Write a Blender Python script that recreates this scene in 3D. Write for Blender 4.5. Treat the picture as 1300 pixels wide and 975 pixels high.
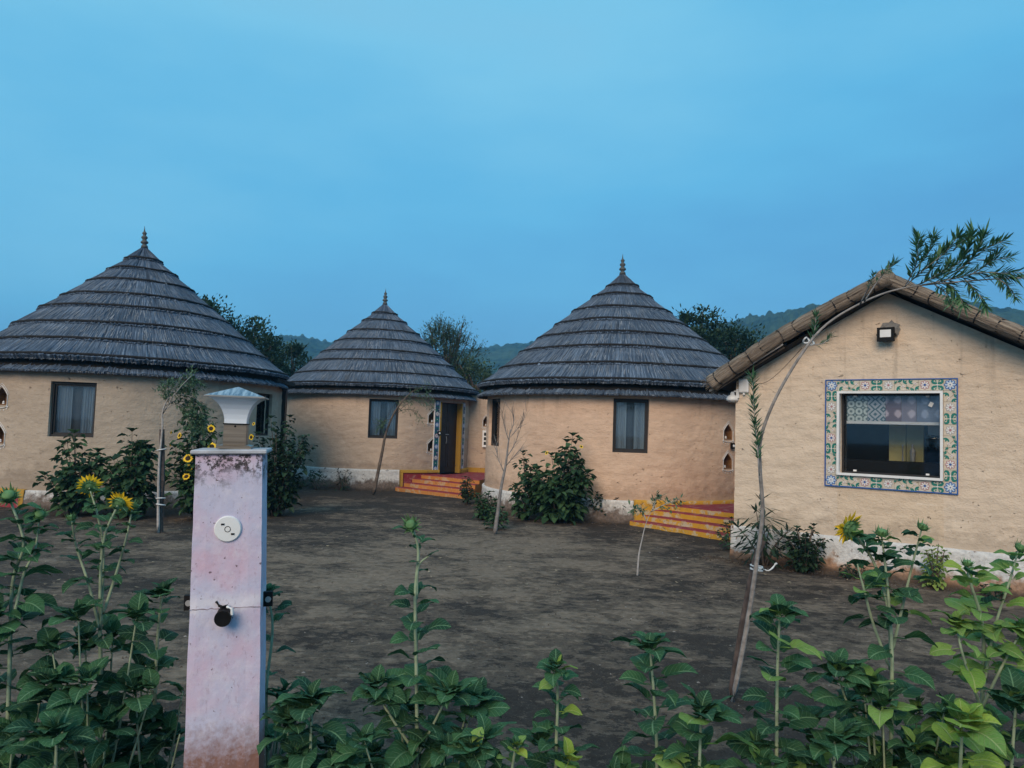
import bpy, math, random
import numpy as np
from math import sin, cos, pi, radians, atan2, sqrt, floor
from mathutils import Vector, Matrix, noise
random.seed(7); np.random.seed(7)
SC = bpy.context.scene
for o in list(bpy.data.objects): bpy.data.objects.remove(o)
COL = SC.collection

# ------------------------------------------------------------------ camera
FPX, HC = 950.0, 1.6
cam_d = bpy.data.cameras.new('camera'); cam = bpy.data.objects.new('camera', cam_d); COL.objects.link(cam)
cam_d.sensor_width = 36; cam_d.lens = FPX/1300*36; cam_d.clip_start = .05; cam_d.clip_end = 5000
RC = Matrix.Rotation(radians(90+3.46), 3, 'X') @ Matrix.Rotation(radians(1.9), 3, 'Z')
cam.matrix_world = Matrix.Translation((0, 0, HC)) @ RC.to_4x4()
SC.camera = cam
# ------------------------------------------------------------------ sky, sun, exposure
SUN_EL, SUN_AZ = radians(31), radians(200)      # glow of the setting sun behind the viewer, a little to the left
W = bpy.data.worlds.new('World'); SC.world = W; W.use_nodes = True
wn = W.node_tree; wn.nodes.clear()
def wnode(t, **k):
    n = wn.nodes.new(t)
    for a, b in k.items(): setattr(n, a, b)
    return n
tc = wnode('ShaderNodeTexCoord'); sep = wnode('ShaderNodeSeparateXYZ'); wn.links.new(tc.outputs['Generated'], sep.inputs[0])
nz = wnode('ShaderNodeTexNoise'); nz.inputs['Scale'].default_value = 1.6; nz.inputs['Detail'].default_value = 5
mp = wnode('ShaderNodeMapping'); mp.inputs['Scale'].default_value = (1, 1, 3.2); mp.inputs['Location'].default_value = (.3, .2, .1)
wn.links.new(tc.outputs['Generated'], mp.inputs[0]); wn.links.new(mp.outputs[0], nz.inputs['Vector'])
def wmath(op, a, b):
    n = wnode('ShaderNodeMath', operation=op)
    for i, s in enumerate((a, b)):
        if isinstance(s, (int, float)): n.inputs[i].default_value = s
        else: wn.links.new(s, n.inputs[i])
    return n.outputs[0]
nn = wmath('MULTIPLY', wmath('SUBTRACT', nz.outputs['Fac'], .5), .70)
el = wmath('ADD', wmath('ADD', sep.outputs['Z'], nn), wmath('MULTIPLY', sep.outputs['X'], -.07))
ramp = wnode('ShaderNodeValToRGB'); wn.links.new(el, ramp.inputs[0])
cr = ramp.color_ramp
SKY = [(0.0, (.043, .195, .37)), (.10, (.050, .238, .44)), (.28, (.072, .318, .512)), (.48, (.130, .385, .545)), (1.0, (.19, .36, .47))]
cr.elements[0].position, cr.elements[0].color = SKY[0][0], (*SKY[0][1], 1)
cr.elements[1].position, cr.elements[1].color = SKY[-1][0], (*SKY[-1][1], 1)
for p, c in SKY[1:-1]:
    e = cr.elements.new(p); e.color = (*c, 1)
bg1 = wnode('ShaderNodeBackground'); wn.links.new(ramp.outputs[0], bg1.inputs[0]); bg1.inputs[1].default_value = 1.0
skt = wnode('ShaderNodeTexSky', sky_type='NISHITA'); skt.sun_disc = False; skt.sun_elevation = SUN_EL; skt.sun_rotation = SUN_AZ
bg2 = wnode('ShaderNodeBackground'); wn.links.new(skt.outputs[0], bg2.inputs[0]); bg2.inputs[1].default_value = .1
mx = wnode('ShaderNodeMixShader'); mx.inputs[0].default_value = .12
wn.links.new(bg1.outputs[0], mx.inputs[1]); wn.links.new(bg2.outputs[0], mx.inputs[2])
wo = wnode('ShaderNodeOutputWorld'); wn.links.new(mx.outputs[0], wo.inputs[0])
sl = bpy.data.lights.new('sun', 'SUN'); sl.energy = 1.8; sl.angle = radians(36); sl.color = (1.0, .74, .50)
sun = bpy.data.objects.new('sun', sl); COL.objects.link(sun)
sdir = Vector((sin(SUN_AZ)*cos(SUN_EL), cos(SUN_AZ)*cos(SUN_EL), sin(SUN_EL)))
sun.rotation_mode = 'QUATERNION'; sun.rotation_quaternion = sdir.to_track_quat('Z', 'Y')
SC.view_settings.view_transform = 'Standard'; SC.view_settings.look = 'None'
SC.view_settings.exposure = 0.72; SC.view_settings.gamma = 1.0; SC.view_settings.use_curve_mapping = False
SC.render.engine = 'CYCLES'; SC.cycles.max_bounces = 6; SC.cycles.transparent_max_bounces = 8; SC.cycles.volume_bounces = 1

# ------------------------------------------------------------------ pixel -> point helpers (photograph is 1300 x 975)
def ray(px, py): return (RC @ Vector(((px-650)/FPX, -(py-487.5)/FPX, -1))).normalized()
CP = Vector((0, 0, HC))
def at_z(px, py, z=0): d = ray(px, py); return CP + d*((z-HC)/d.z)
def at_y(px, py, y): d = ray(px, py); return CP + d*(y/d.y)
def on_plane(px, py, P, n): d = ray(px, py); return CP + d*((P-CP).dot(n)/d.dot(n))
def lerp(a, b, t): return a+(b-a)*t
def ss(a, b, x):
    t = min(1, max(0, (x-a)/(b-a))); return t*t*(3-2*t)
R_ = random.uniform

# ------------------------------------------------------------------ material helpers
class NT:
    def __init__(s, name):
        s.m = bpy.data.materials.new(name); s.m.use_nodes = True; s.t = s.m.node_tree; s.t.nodes.clear()
        s.o = s.n('ShaderNodeOutputMaterial'); s.b = s.n('ShaderNodeBsdfPrincipled'); s.l(s.b.outputs[0], s.o.inputs[0])
    def n(s, t, **k):
        x = s.t.nodes.new(t)
        for a, b in k.items(): setattr(x, a, b)
        return x
    def l(s, a, b): s.t.links.new(a, b)
    def set(s, node, key, v):
        i = node.inputs[key]
        if hasattr(v, 'is_linked') or isinstance(v, bpy.types.NodeSocket): s.l(v, i)
        elif isinstance(v, tuple) and len(v) == 3 and i.type == 'RGBA': i.default_value = (*v, 1)
        else: i.default_value = v
    def coord(s, kind='Object', scale=(1, 1, 1), loc=(0, 0, 0)):
        if kind == 'Position': c = s.n('ShaderNodeNewGeometry').outputs['Position']
        elif kind == 'UV': c = s.n('ShaderNodeTexCoord').outputs['UV']
        else: c = s.n('ShaderNodeTexCoord').outputs[kind]
        m = s.n('ShaderNodeMapping'); s.l(c, m.inputs[0]); m.inputs['Scale'].default_value = scale; m.inputs['Location'].default_value = loc
        return m.outputs[0]
    def noise(s, vec, scale=1, detail=4, rough=.55, dist=0):
        x = s.n('ShaderNodeTexNoise'); s.l(vec, x.inputs['Vector'])
        x.inputs['Scale'].default_value = scale; x.inputs['Detail'].default_value = detail; x.inputs['Roughness'].default_value = rough; x.inputs['Distortion'].default_value = dist
        return x.outputs['Fac']
    def ramp(s, fac, *stops):
        x = s.n('ShaderNodeValToRGB'); s.l(fac, x.inputs[0]); e = x.color_ramp.elements
        def c(v): return (v, v, v, 1) if isinstance(v, (int, float)) else (*v, 1)
        e[0].position, e[0].color = stops[0][0], c(stops[0][1]); e[1].position, e[1].color = stops[-1][0], c(stops[-1][1])
        for p, v in stops[1:-1]:
            q = e.new(p); q.color = c(v)
        return x.outputs[0]
    def mix(s, fac, a, b, mode='MIX'):
        x = s.n('ShaderNodeMix', data_type='RGBA', blend_type=mode)
        for k, v in ((0, fac), (6, a), (7, b)):
            i = x.inputs[k]
            if isinstance(v, bpy.types.NodeSocket): s.l(v, i)
            elif k == 0: i.default_value = v
            else: i.default_value = (*v, 1) if not isinstance(v, (int, float)) else (v, v, v, 1)
        return x.outputs[2]
    def math(s, op, a, b=0, clamp=False):
        x = s.n('ShaderNodeMath', operation=op); x.use_clamp = clamp
        for i, v in enumerate((a, b)):
            if isinstance(v, (int, float)): x.inputs[i].default_value = v
            else: s.l(v, x.inputs[i])
        return x.outputs[0]
    def sepz(s, kind='Position'):
        c = s.n('ShaderNodeNewGeometry').outputs['Position'] if kind == 'Position' else s.n('ShaderNodeTexCoord').outputs[kind]
        x = s.n('ShaderNodeSeparateXYZ'); s.l(c, x.inputs[0]); return x.outputs
    def bump(s, h, strength=.5, dist=.01, normal=None):
        x = s.n('ShaderNodeBump'); s.l(h, x.inputs['Height']); x.inputs['Strength'].default_value = strength; x.inputs['Distance'].default_value = dist
        if normal is not None: s.l(normal, x.inputs['Normal'])
        return x.outputs[0]
    def fin(s, col, rough=.8, normal=None, spec=.3, **k):
        s.set(s.b, 'Base Color', col); s.set(s.b, 'Roughness', rough); s.b.inputs['Specular IOR Level'].default_value = spec
        if normal is not None: s.l(normal, s.b.inputs['Normal'])
        for a, v in k.items(): s.set(s.b, a.replace('_', ' '), v)
        return s.m

def plain(name, col, rough=.6, var=.25, scale=12, bump=.15, spec=.3, **k):
    t = NT(name); c = t.coord('Object'); f = t.noise(c, scale, 5)
    lo = tuple(x*(1-var) for x in col); hi = tuple(min(1, x*(1+var)) for x in col)
    return t.fin(t.ramp(f, (.3, lo), (.7, hi)), rough, t.bump(t.noise(c, scale*5, 3), bump, .004), spec, **k)

def plaster(name, col, dark, rust=.0):
    t = NT(name); p = t.coord('Position')
    big = t.noise(p, .8, 4, .6); med = t.noise(p, 5, 5, .6)
    st = t.noise(t.coord('Position', (3.5, 3.5, 16)), 1, 5, .6, .4)
    fine = t.noise(p, 60, 3, .6)
    c = t.mix(t.ramp(big, (.35, 0.), (.65, 1.)), dark, col)
    c = t.mix(t.math('MULTIPLY', t.ramp(st, (.38, 1.), (.52, 0.)), .25), c, tuple(x*.62 for x in col))  # hollows of the streak relief coloured darker, painted shading
    c = t.mix(t.math('MULTIPLY', t.ramp(med, (.45, 0.), (.75, 1.)), .35), c, tuple(min(1, x*1.15) for x in col))
    pk = t.noise(t.coord('Position', (1, 1, 1.5), (3, 1, 2)), 11, 5, .75)
    spots = t.ramp(pk, (.66, 0.), (.69, 1.))
    c = t.mix(t.math('MULTIPLY', spots, .7), c, tuple(x*.35 for x in col))
    h = t.math('ADD', t.math('MULTIPLY', st, .45), t.math('ADD', t.math('MULTIPLY', fine, .22), t.math('MULTIPLY', t.noise(p, 13, 5, .65), .7)))
    h = t.math('SUBTRACT', h, t.math('MULTIPLY', spots, .8))
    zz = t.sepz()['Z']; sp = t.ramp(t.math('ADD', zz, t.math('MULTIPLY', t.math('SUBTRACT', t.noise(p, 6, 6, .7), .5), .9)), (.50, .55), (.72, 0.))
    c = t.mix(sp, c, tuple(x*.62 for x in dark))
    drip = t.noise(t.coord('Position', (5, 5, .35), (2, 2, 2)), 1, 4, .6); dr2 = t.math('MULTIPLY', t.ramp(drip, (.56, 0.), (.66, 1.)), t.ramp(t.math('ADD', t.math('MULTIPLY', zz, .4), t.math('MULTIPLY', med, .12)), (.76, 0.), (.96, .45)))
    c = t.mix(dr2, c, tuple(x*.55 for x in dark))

    return t.fin(c, .92, t.bump(h, 1, .025), .15)

M = {}
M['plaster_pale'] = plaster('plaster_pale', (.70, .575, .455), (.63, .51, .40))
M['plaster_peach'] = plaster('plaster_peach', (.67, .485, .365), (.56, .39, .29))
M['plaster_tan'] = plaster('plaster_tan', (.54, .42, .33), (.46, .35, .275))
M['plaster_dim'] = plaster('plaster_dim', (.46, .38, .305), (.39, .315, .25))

def whitewash(name, ztop, mud, edge=.5):
    t = NT(name); p = t.coord('Position'); z = t.sepz()['Z']
    n = t.noise(p, 5, 6, .65); n2 = t.noise(p, 22, 4, .6)
    base = t.mix(t.ramp(n2, (.35, 0.), (.7, 1.)), (.50, .50, .50), (.70, .69, .68))
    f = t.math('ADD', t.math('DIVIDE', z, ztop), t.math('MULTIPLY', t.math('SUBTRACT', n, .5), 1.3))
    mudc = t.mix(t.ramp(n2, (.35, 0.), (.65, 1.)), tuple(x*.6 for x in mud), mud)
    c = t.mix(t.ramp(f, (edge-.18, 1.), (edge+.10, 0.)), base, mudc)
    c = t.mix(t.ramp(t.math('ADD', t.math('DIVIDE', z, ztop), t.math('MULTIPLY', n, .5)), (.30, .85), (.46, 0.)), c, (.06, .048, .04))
    c = t.mix(t.ramp(t.noise(t.coord('Position', (1, 1, 1), (5, 2, 7)), 9, 5, .7), (.60, 0.), (.68, 1.)), c, tuple(x*.45 for x in mud))
    return t.fin(c, .9, t.bump(t.math('ADD', n, n2), .9, .02), .15)
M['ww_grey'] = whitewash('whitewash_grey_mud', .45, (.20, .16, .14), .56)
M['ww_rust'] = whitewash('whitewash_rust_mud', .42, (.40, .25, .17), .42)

def paint(name, col, wear_col, amt=.40, scale=7):
    t = NT(name); p = t.coord('Position'); n = t.noise(p, scale, 6, .7); n2 = t.noise(p, 40, 3)
    c = t.mix(t.ramp(n, (amt+.08, 0.), (amt+.16, 1.)), col, wear_col)
    c = t.mix(t.ramp(t.noise(t.coord('Position', (1, 1, 1), (5, 5, 5)), scale*2.6, 5, .7), (.60, 0.), (.66, .8)), c, (.10, .08, .07))
    c = t.mix(t.math('MULTIPLY', n2, .35), c, tuple(x*.6 for x in col))
    return t.fin(c, .75, t.bump(t.math('ADD', n, n2), .5, .006), .25)
M['yellow'] = paint('yellow_paint', (.56, .30, .035), (.50, .44, .33), .42, 6)
M['orange'] = paint('orange_paint', (.50, .215, .06), (.46, .36, .24), .44, 6)
M['maroon'] = paint('maroon_paint', (.26, .035, .05), (.36, .19, .17), .47, 6)
M['mustard'] = paint('mustard_paint', (.42, .24, .04), (.34, .24, .1), .55, 5)

def thatch(name, a, b, c3):
    t = NT(name)
    u1 = t.noise(t.coord('UV', (34, 1.1, 1)), 1, 4, .75, .35)
    u2 = t.noise(t.coord('UV', (110, 2.6, 1)), 1, 3, .7)
    u3 = t.noise(t.coord('UV', (1.3, 1.3, 1)), 1, 4, .6)
    f = t.math('ADD', t.math('MULTIPLY', u1, .55), t.math('MULTIPLY', u2, .45))
    c = t.ramp(f, (.38, a), (.50, b), (.60, c3))
    c = t.mix(t.math('MULTIPLY', t.ramp(u3, (.4, 0.), (.65, 1.)), .6), c, tuple(x*.55 for x in b))
    c = t.mix(t.math('MULTIPLY', t.ramp(t.noise(t.coord('UV', (.9, 3.0, 1), (7, 2, 0)), 1, 5, .65), (.55, 0.), (.72, 1.)), .45), c, tuple(x*.85 for x in c3))
    return t.fin(c, .85, t.bump(f, 1, .03), .2)
M['thatch'] = thatch('weathered_thatch', (.014, .022, .038), (.078, .112, .168), (.23, .29, .38))
M['reed'] = thatch('bundled_reed', (.10, .08, .065), (.27, .215, .17), (.48, .40, .32))
M['thatch_under'] = plain('thatch_underside', (.014, .013, .013), .95, .4, 30, .6)  # near-black: the shadow band under the eaves is put into this colour
M['cord'] = plain('binding_cord', (.018, .018, .020), .9, .3, 40, .5)
M['straw'] = plain('straw_strand', (.20, .215, .245), .8, .45, 3, .1)
M['finial'] = plain('finial_clay', (.075, .085, .09), .6, .35, 20, .3)
M['black'] = plain('black_plastic', (.008, .008, .009), .6, .2, 20, .05, .15)
M['frame_dark'] = plain('dark_window_frame', (.018, .016, .017), .5, .3, 15, .2, .4)
M['door'] = plain('dark_door_wood', (.028, .016, .014), .5, .4, 6, .2, .4)
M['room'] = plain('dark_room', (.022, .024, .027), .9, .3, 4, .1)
M['white_pl'] = plain('white_plastic', (.74, .75, .76), .4, .06, 8, .03, .5)
M['white_paint'] = plain('white_paint_line', (.66, .67, .69), .8, .15, 30, .2)
M['grey_metal'] = plain('grey_metal', (.35, .35, .35), .45, .2, 12, .1, .5, Metallic=.4)
M['ochre'] = plain('ochre_cupboard', (.62, .52, .22), .6, .2, 3, .1)
M['clay'] = plain('niche_clay', (.17, .08, .03), .8, .35, 14, .3)
M['cement'] = plain('rough_cement', (.20, .195, .19), .95, .35, 25, .9)

def glass(name, tint, gl=.10):
    t = NT(name); t.t.nodes.remove(t.b)
    tr = t.n('ShaderNodeBsdfTransparent'); tr.inputs[0].default_value = (*tint, 1)
    g = t.n('ShaderNodeBsdfGlossy'); g.inputs['Roughness'].default_value = .03; g.inputs['Color'].default_value = (.9, .9, .9, 1)
    fr = t.n('ShaderNodeFresnel'); fr.inputs['IOR'].default_value = 1.5
    m = t.n('ShaderNodeMixShader'); t.l(t.math('MAXIMUM', fr.outputs[0], gl), m.inputs[0]); t.l(tr.outputs[0], m.inputs[1]); t.l(g.outputs[0], m.inputs[2])
    t.l(m.outputs[0], t.o.inputs[0]); return t.m
M['glass'] = glass('window_glass', (.82, .86, .88), .05)
M['glass_big'] = glass('shop_glass', (.92, .94, .95), .03)

t = NT('curtain_cloth'); x = t.coord('Object')
M['curtain'] = t.fin(t.ramp(t.noise(t.coord('Object', (14, 14, .5)), 1, 3), (.3, (.20, .25, .32)), (.7, (.44, .52, .60))), .9)
t = NT('lamp_acrylic'); M['acrylic'] = t.fin((.72, .78, .86), .25, None, .5, Subsurface_Weight=.3, Subsurface_Radius=(.03, .03, .03))
t = NT('solar_panel'); bw = t.noise(t.coord('Object', (60, 8, 8)), 1, 2)
M['solar'] = t.fin(t.ramp(bw, (.4, (.07, .12, .19)), (.6, (.30, .38, .46))), .25, None, .6)
t = NT('brushed_neck'); bw = t.noise(t.coord('Object', (3, 3, 60)), 1, 3)
M['neck'] = t.fin(t.ramp(bw, (.35, (.13, .10, .075)), (.7, (.30, .25, .20))), .35, None, .5, Metallic=.3)

t = NT('pillar_pink_paint'); p = t.coord('Object'); z = t.sepz('Object')['Z']
n1 = t.noise(p, 3.2, 4, .6); n2 = t.noise(p, 38, 5, .7); n3 = t.noise(t.coord('Object', (1, 1, 1), (4, 4, 4)), 14, 6, .75)
c = t.mix(t.ramp(n1, (.46, 0.), (.68, 1.)), (.52, .51, .66), (.60, .41, .52))
c = t.mix(t.ramp(n3, (.50, 0.), (.68, .6)), c, (.66, .62, .72))
bz = t.math('ABSOLUTE', t.math('ADD', t.math('SUBTRACT', z, .935), t.math('MULTIPLY', t.math('SUBTRACT', n3, .5), .10)))
c = t.mix(t.ramp(bz, (.010, .75), (.040, 0.)), c, (.70, .68, .76))
top = t.ramp(t.math('MULTIPLY', t.math('ADD', z, t.math('MULTIPLY', t.math('SUBTRACT', n3, .5), .22)), .5), (.675, 0.), (.715, 1.))
c = t.mix(t.math('MULTIPLY', top, t.ramp(n2, (.47, 0.), (.55, 1.))), c, (.05, .045, .05))
spk = t.noise(t.coord('Object', (1, 1, 1), (9, 3, 1)), 55, 2, .5)
c = t.mix(t.ramp(spk, (.70, 0.), (.73, .8)), c, (.10, .06, .07))
low = t.ramp(t.math('ADD', z, t.math('MULTIPLY', t.math('SUBTRACT', n2, .5), .28)), (.36, 1.), (.52, 0.))
c = t.mix(low, c, (.24, .13, .11))
crk = t.n('ShaderNodeTexVoronoi', feature='DISTANCE_TO_EDGE'); t.l(t.coord('Object', (1, 1, 1), (1, 2, 3)), crk.inputs['Vector']); crk.inputs['Scale'].default_value = 3.3
crm = t.math('MULTIPLY', t.ramp(crk.outputs['Distance'], (.0, 1.), (.012, 0.)), t.ramp(n1, (.5, 0.), (.62, 1.)))
fs = t.noise(t.coord('Object', (1, 1, .5), (2, 8, 1)), 75, 3, .6)
c = t.mix(t.ramp(fs, (.60, 0.), (.68, .30)), c, (.30, .20, .26))
M['pillar'] = t.fin(c, .8, t.bump(t.math('ADD', n2, n3), .5, .004), .25)

t = NT('ground_soil'); p = t.coord('Position')
big = t.noise(t.coord('Position', (1, 1, 1), (2, 7, 0)), .16, 3, .6); m1 = t.math('ADD', t.math('MULTIPLY', t.noise(t.coord('Position', (.9, 1.1, 1)), 1.15, 14, .74, .15), .62), t.math('MULTIPLY', t.noise(t.coord('Position', (.9, 1.1, 1), (3, 5, 1)), 7.5, 8, .72), .38)); f1 = t.noise(p, 12, 7, .72); f2 = t.noise(p, 90, 4, .6)
xyz = t.sepz()
# the trodden, dried-out middle of the yard; damp soil where the beds and walls are
dist = t.math('SQRT', t.math('ADD', t.math('POWER', t.math('DIVIDE', t.math('ADD', xyz['X'], .6), 4.6), 2), t.math('POWER', t.math('DIVIDE', t.math('SUBTRACT', xyz['Y'], 8.2), 4.3), 2)))
dry = t.math('SUBTRACT', t.math('ADD', t.math('MULTIPLY', t.math('SUBTRACT', m1, .5), 1.35), t.math('ADD', .5, t.math('MULTIPLY', t.math('SUBTRACT', big, .5), .5))), t.math('MULTIPLY', dist, .10))
c0 = t.ramp(f1, (.3, (.026, .021, .019)), (.7, (.062, .051, .044)))
c1 = t.ramp(f1, (.3, (.12, .092, .070)), (.7, (.28, .215, .165)))
c = t.mix(t.ramp(dry, (.37, 0.), (.382, .42), (.452, .50), (.464, 1.)), c0, c1)
c = t.mix(t.math('MULTIPLY', t.ramp(f2, (.60, 0.), (.72, 1.)), .5), c, (.30, .24, .19))
hh = t.math('ADD', t.math('MULTIPLY', f1, .6), t.math('ADD', t.math('MULTIPLY', f2, .2), t.math('MULTIPLY', t.ramp(dry, (.40, 0.), (.53, 1.)), .5)))
M['ground'] = t.fin(c, .93, t.bump(hh, .9, .02), .12)
M['pebble'] = plain('pebble_stone', (.22, .20, .185), .9, .5, 4, .3)

t = NT('hill_forest'); p = t.coord('Position'); a = t.noise(p, .12, 6, .7); b = t.noise(p, .012, 4, .6)
c = t.ramp(a, (.40, (.004, .014, .012)), (.60, (.040, .075, .044)))
c = t.mix(t.ramp(b, (.45, 0.), (.65, .35)), c, (.09, .13, .08))
M['hill'] = t.fin(c, .95, None, .1)

def leafmat(name, lo, hi, vein, rough=.55, yellow=0):
    t = NT(name); uv = t.n('ShaderNodeTexCoord').outputs['UV']; s = t.n('ShaderNodeSeparateXYZ'); t.l(uv, s.inputs[0])
    oi = t.n('ShaderNodeObjectInfo').outputs['Random']
    au = t.math('ABSOLUTE', s.outputs[0]); v = s.outputs[1]
    mid = t.ramp(au, (.02, 1.), (.09, 0.))
    w = t.math('FRACT', t.math('MULTIPLY', t.math('SUBTRACT', v, t.math('MULTIPLY', au, .35)), 6.5))
    sv = t.ramp(t.math('ABSOLUTE', t.math('SUBTRACT', w, .5)), (.02, 1.), (.08, 0.))
    n = t.noise(t.coord('Object'), 9, 4)
    f = t.math('ADD', t.math('MULTIPLY', oi, .6), t.math('MULTIPLY', n, .4))
    c = t.ramp(f, (.15, lo), (.85, hi))
    c = t.mix(t.math('MAXIMUM', t.math('MULTIPLY', mid, .8), t.math('MULTIPLY', sv, .55)), c, vein)
    hole = t.noise(t.coord('Object', (1, 1, 1), (7, 1, 2)), 14, 2)
    c = t.mix(t.ramp(hole, (.68, 0.), (.73, .7)), c, (.10, .085, .035))
    h = t.math('ADD', t.math('MULTIPLY', t.math('MAXIMUM', mid, sv), -.6), n)
    t.b.inputs['Transmission Weight'].default_value = 0
    m = t.fin(c, rough+.12, t.bump(h, .6, .008), .25)
    tr = t.n('ShaderNodeBsdfTranslucent'); t.l(c, tr.inputs[0]); mxs = t.n('ShaderNodeMixShader'); mxs.inputs[0].default_value = .22
    t.l(t.b.outputs[0], mxs.inputs[1]); t.l(tr.outputs[0], mxs.inputs[2]); t.l(mxs.outputs[0], t.o.inputs[0])
    return m
M['leaf'] = leafmat('sunflower_leaf', (.014, .054, .028), (.052, .158, .064), (.18, .34, .19))  # dark end of the range puts shade among the leaves into the colour
M['leaf_lime'] = leafmat('yellowing_leaf', (.16, .30, .05), (.34, .46, .07), (.40, .48, .18))
M['leaf_mid'] = leafmat('pale_green_leaf', (.09, .22, .055), (.24, .40, .10), (.34, .46, .20))
def foliage(name, lo, hi, scale=1.3, rough=.6):
    t = NT(name); p = t.coord('Position'); a = t.noise(p, scale, 3); r = t.n('ShaderNodeNewGeometry').outputs['Random Per Island']
    f = t.math('ADD', t.math('MULTIPLY', r, .65), t.math('MULTIPLY', a, .35))
    c = t.ramp(f, (.15, lo), (.85, hi)); m = t.fin(c, rough, None, .3)
    tr = t.n('ShaderNodeBsdfTranslucent'); t.l(c, tr.inputs[0]); mxs = t.n('ShaderNodeMixShader'); mxs.inputs[0].default_value = .2
    t.l(t.b.outputs[0], mxs.inputs[1]); t.l(tr.outputs[0], mxs.inputs[2]); t.l(mxs.outputs[0], t.o.inputs[0]); return m
M['bush'] = foliage('bush_leaves', (.008, .032, .018), (.065, .14, .058))
M['bush_dark'] = foliage('dark_bush_leaves', (.007, .022, .015), (.036, .078, .038))
M['tree_dark'] = foliage('tree_leaves_dark', (.008, .028, .018), (.055, .105, .05), .6)
M['tree_pale'] = foliage('acacia_leaves', (.026, .058, .032), (.10, .15, .075), .6)
M['narrow'] = foliage('narrow_leaves', (.045, .13, .07), (.13, .27, .13), 3)
M['feather'] = foliage('feathery_leaves', (.05, .11, .065), (.12, .20, .11), 3)
M['lime_bush'] = foliage('lime_leaves', (.10, .19, .05), (.26, .34, .08), 3)
M['stem_green'] = plain('green_stem', (.26, .33, .22), .7, .25, 25, .3)
M['stem_pale'] = plain('pale_bark', (.36, .34, .33), .85, .3, 18, .6)
M['bark'] = plain('brown_bark', (.12, .095, .08), .9, .4, 14, .9)
M['stake'] = plain('grey_stake_wood', (.085, .065, .06), .9, .45, 20, .9)
M['twine'] = plain('white_cloth_tie', (.62, .63, .64), .9, .15, 30, .4)
M['petal'] = plain('yellow_petal', (.84, .56, .03), .6, .2, 30, .1)
M['disc'] = plain('seed_disc', (.045, .028, .015), .95, .5, 60, .9)
M['sepal'] = plain('green_sepal', (.10, .21, .085), .7, .3, 30, .2)

# ------------------------------------------------------------------ mesh helpers
def frame_of(d, up=Vector((0, 0, 1))):
    d = d.normalized()
    if abs(d.dot(up)) > .98: up = Vector((1, 0, 0))
    x = d.cross(up).normalized(); return x, x.cross(d).normalized()
class MB:
    def __init__(s): s.v = []; s.f = []; s.m = []; s.uv = None
    def add(s, vs, fs, mat=0):
        o = len(s.v); s.v += [tuple(v) for v in vs]; s.f += [tuple(i+o for i in f) for f in fs]; s.m += [mat]*len(fs)
    def box(s, c, d, mat=0, M4=None):
        vs = [Vector((c[0]+sx*d[0]/2, c[1]+sy*d[1]/2, c[2]+sz*d[2]/2)) for sx in (-1, 1) for sy in (-1, 1) for sz in (-1, 1)]
        if M4: vs = [M4 @ v for v in vs]
        s.add(vs, [(0, 1, 3, 2), (4, 6, 7, 5), (0, 4, 5, 1), (2, 3, 7, 6), (0, 2, 6, 4), (1, 5, 7, 3)], mat)
    def tube(s, pts, rad, n=6, mat=0, cap=True):
        pts = [Vector(p) for p in pts]; m = len(pts)
        rad = [rad]*m if isinstance(rad, (int, float)) else ([lerp(rad[0], rad[1], i/(m-1)) for i in range(m)] if len(rad) == 2 and m != 2 else rad)
        vs = []; x = None
        for i, p in enumerate(pts):
            d = (pts[min(i+1, m-1)]-pts[max(i-1, 0)])
            if d.length < 1e-9: d = Vector((0, 0, 1))
            d.normalize()
            if x is None: x, y = frame_of(d)
            else:
                x = (x - d*x.dot(d)).normalized(); y = d.cross(x)
            for k in range(n):
                a = 2*pi*k/n; vs.append(p + (x*cos(a)+y*sin(a))*rad[i])
        fs = [(i*n+k, i*n+(k+1) % n, (i+1)*n+(k+1) % n, (i+1)*n+k) for i in range(m-1) for k in range(n)]
        if cap: fs += [tuple(range(n))[::-1], tuple((m-1)*n+k for k in range(n))]
        s.add(vs, fs, mat)
    def lathe(s, prof, n=20, mat=0, M4=None):
        vs = []
        for r, z in prof:
            for k in range(n):
                a = 2*pi*k/n; v = Vector((r*cos(a), r*sin(a), z)); vs.append(M4 @ v if M4 else v)
        m = len(prof)
        fs = [(i*n+k, i*n+(k+1) % n, (i+1)*n+(k+1) % n, (i+1)*n+k) for i in range(m-1) for k in range(n)]
        fs += [tuple(range(n))[::-1], tuple((m-1)*n+k for k in range(n))]
        s.add(vs, fs, mat)
    def sqloft(s, prof, mat=0):       # square cross-sections: (half width, z)
        vs = [(sx*h, sy*h, z) for h, z in prof for sx, sy in ((-1, -1), (1, -1), (1, 1), (-1, 1))]; m = len(prof)
        fs = [(i*4+k, i*4+(k+1) % 4, (i+1)*4+(k+1) % 4, (i+1)*4+k) for i in range(m-1) for k in range(4)] + [(3, 2, 1, 0), tuple((m-1)*4+k for k in range(4))]
        s.add(vs, fs, mat)
    def build(s, name, mats, parent=None, smooth=False, **k):
        me = bpy.data.meshes.new(name); me.from_pydata([tuple(v) for v in s.v], [], s.f)
        if not isinstance(mats, (list, tuple)): mats = [mats]
        for x in mats: me.materials.append(M[x] if isinstance(x, str) else x)
        if len(mats) > 1: me.polygons.foreach_set('material_index', s.m)
        if smooth: me.polygons.foreach_set('use_smooth', [True]*len(me.polygons))
        if s.uv:
            l = me.uv_layers.new(name='UVMap'); ix = np.empty(len(me.loops), dtype=np.int32); me.loops.foreach_get('vertex_index', ix)
            l.data.foreach_set('uv', np.array(s.uv, dtype=np.float32)[ix].ravel())
        me.update()
        return link(name, me, parent, **k)
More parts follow.
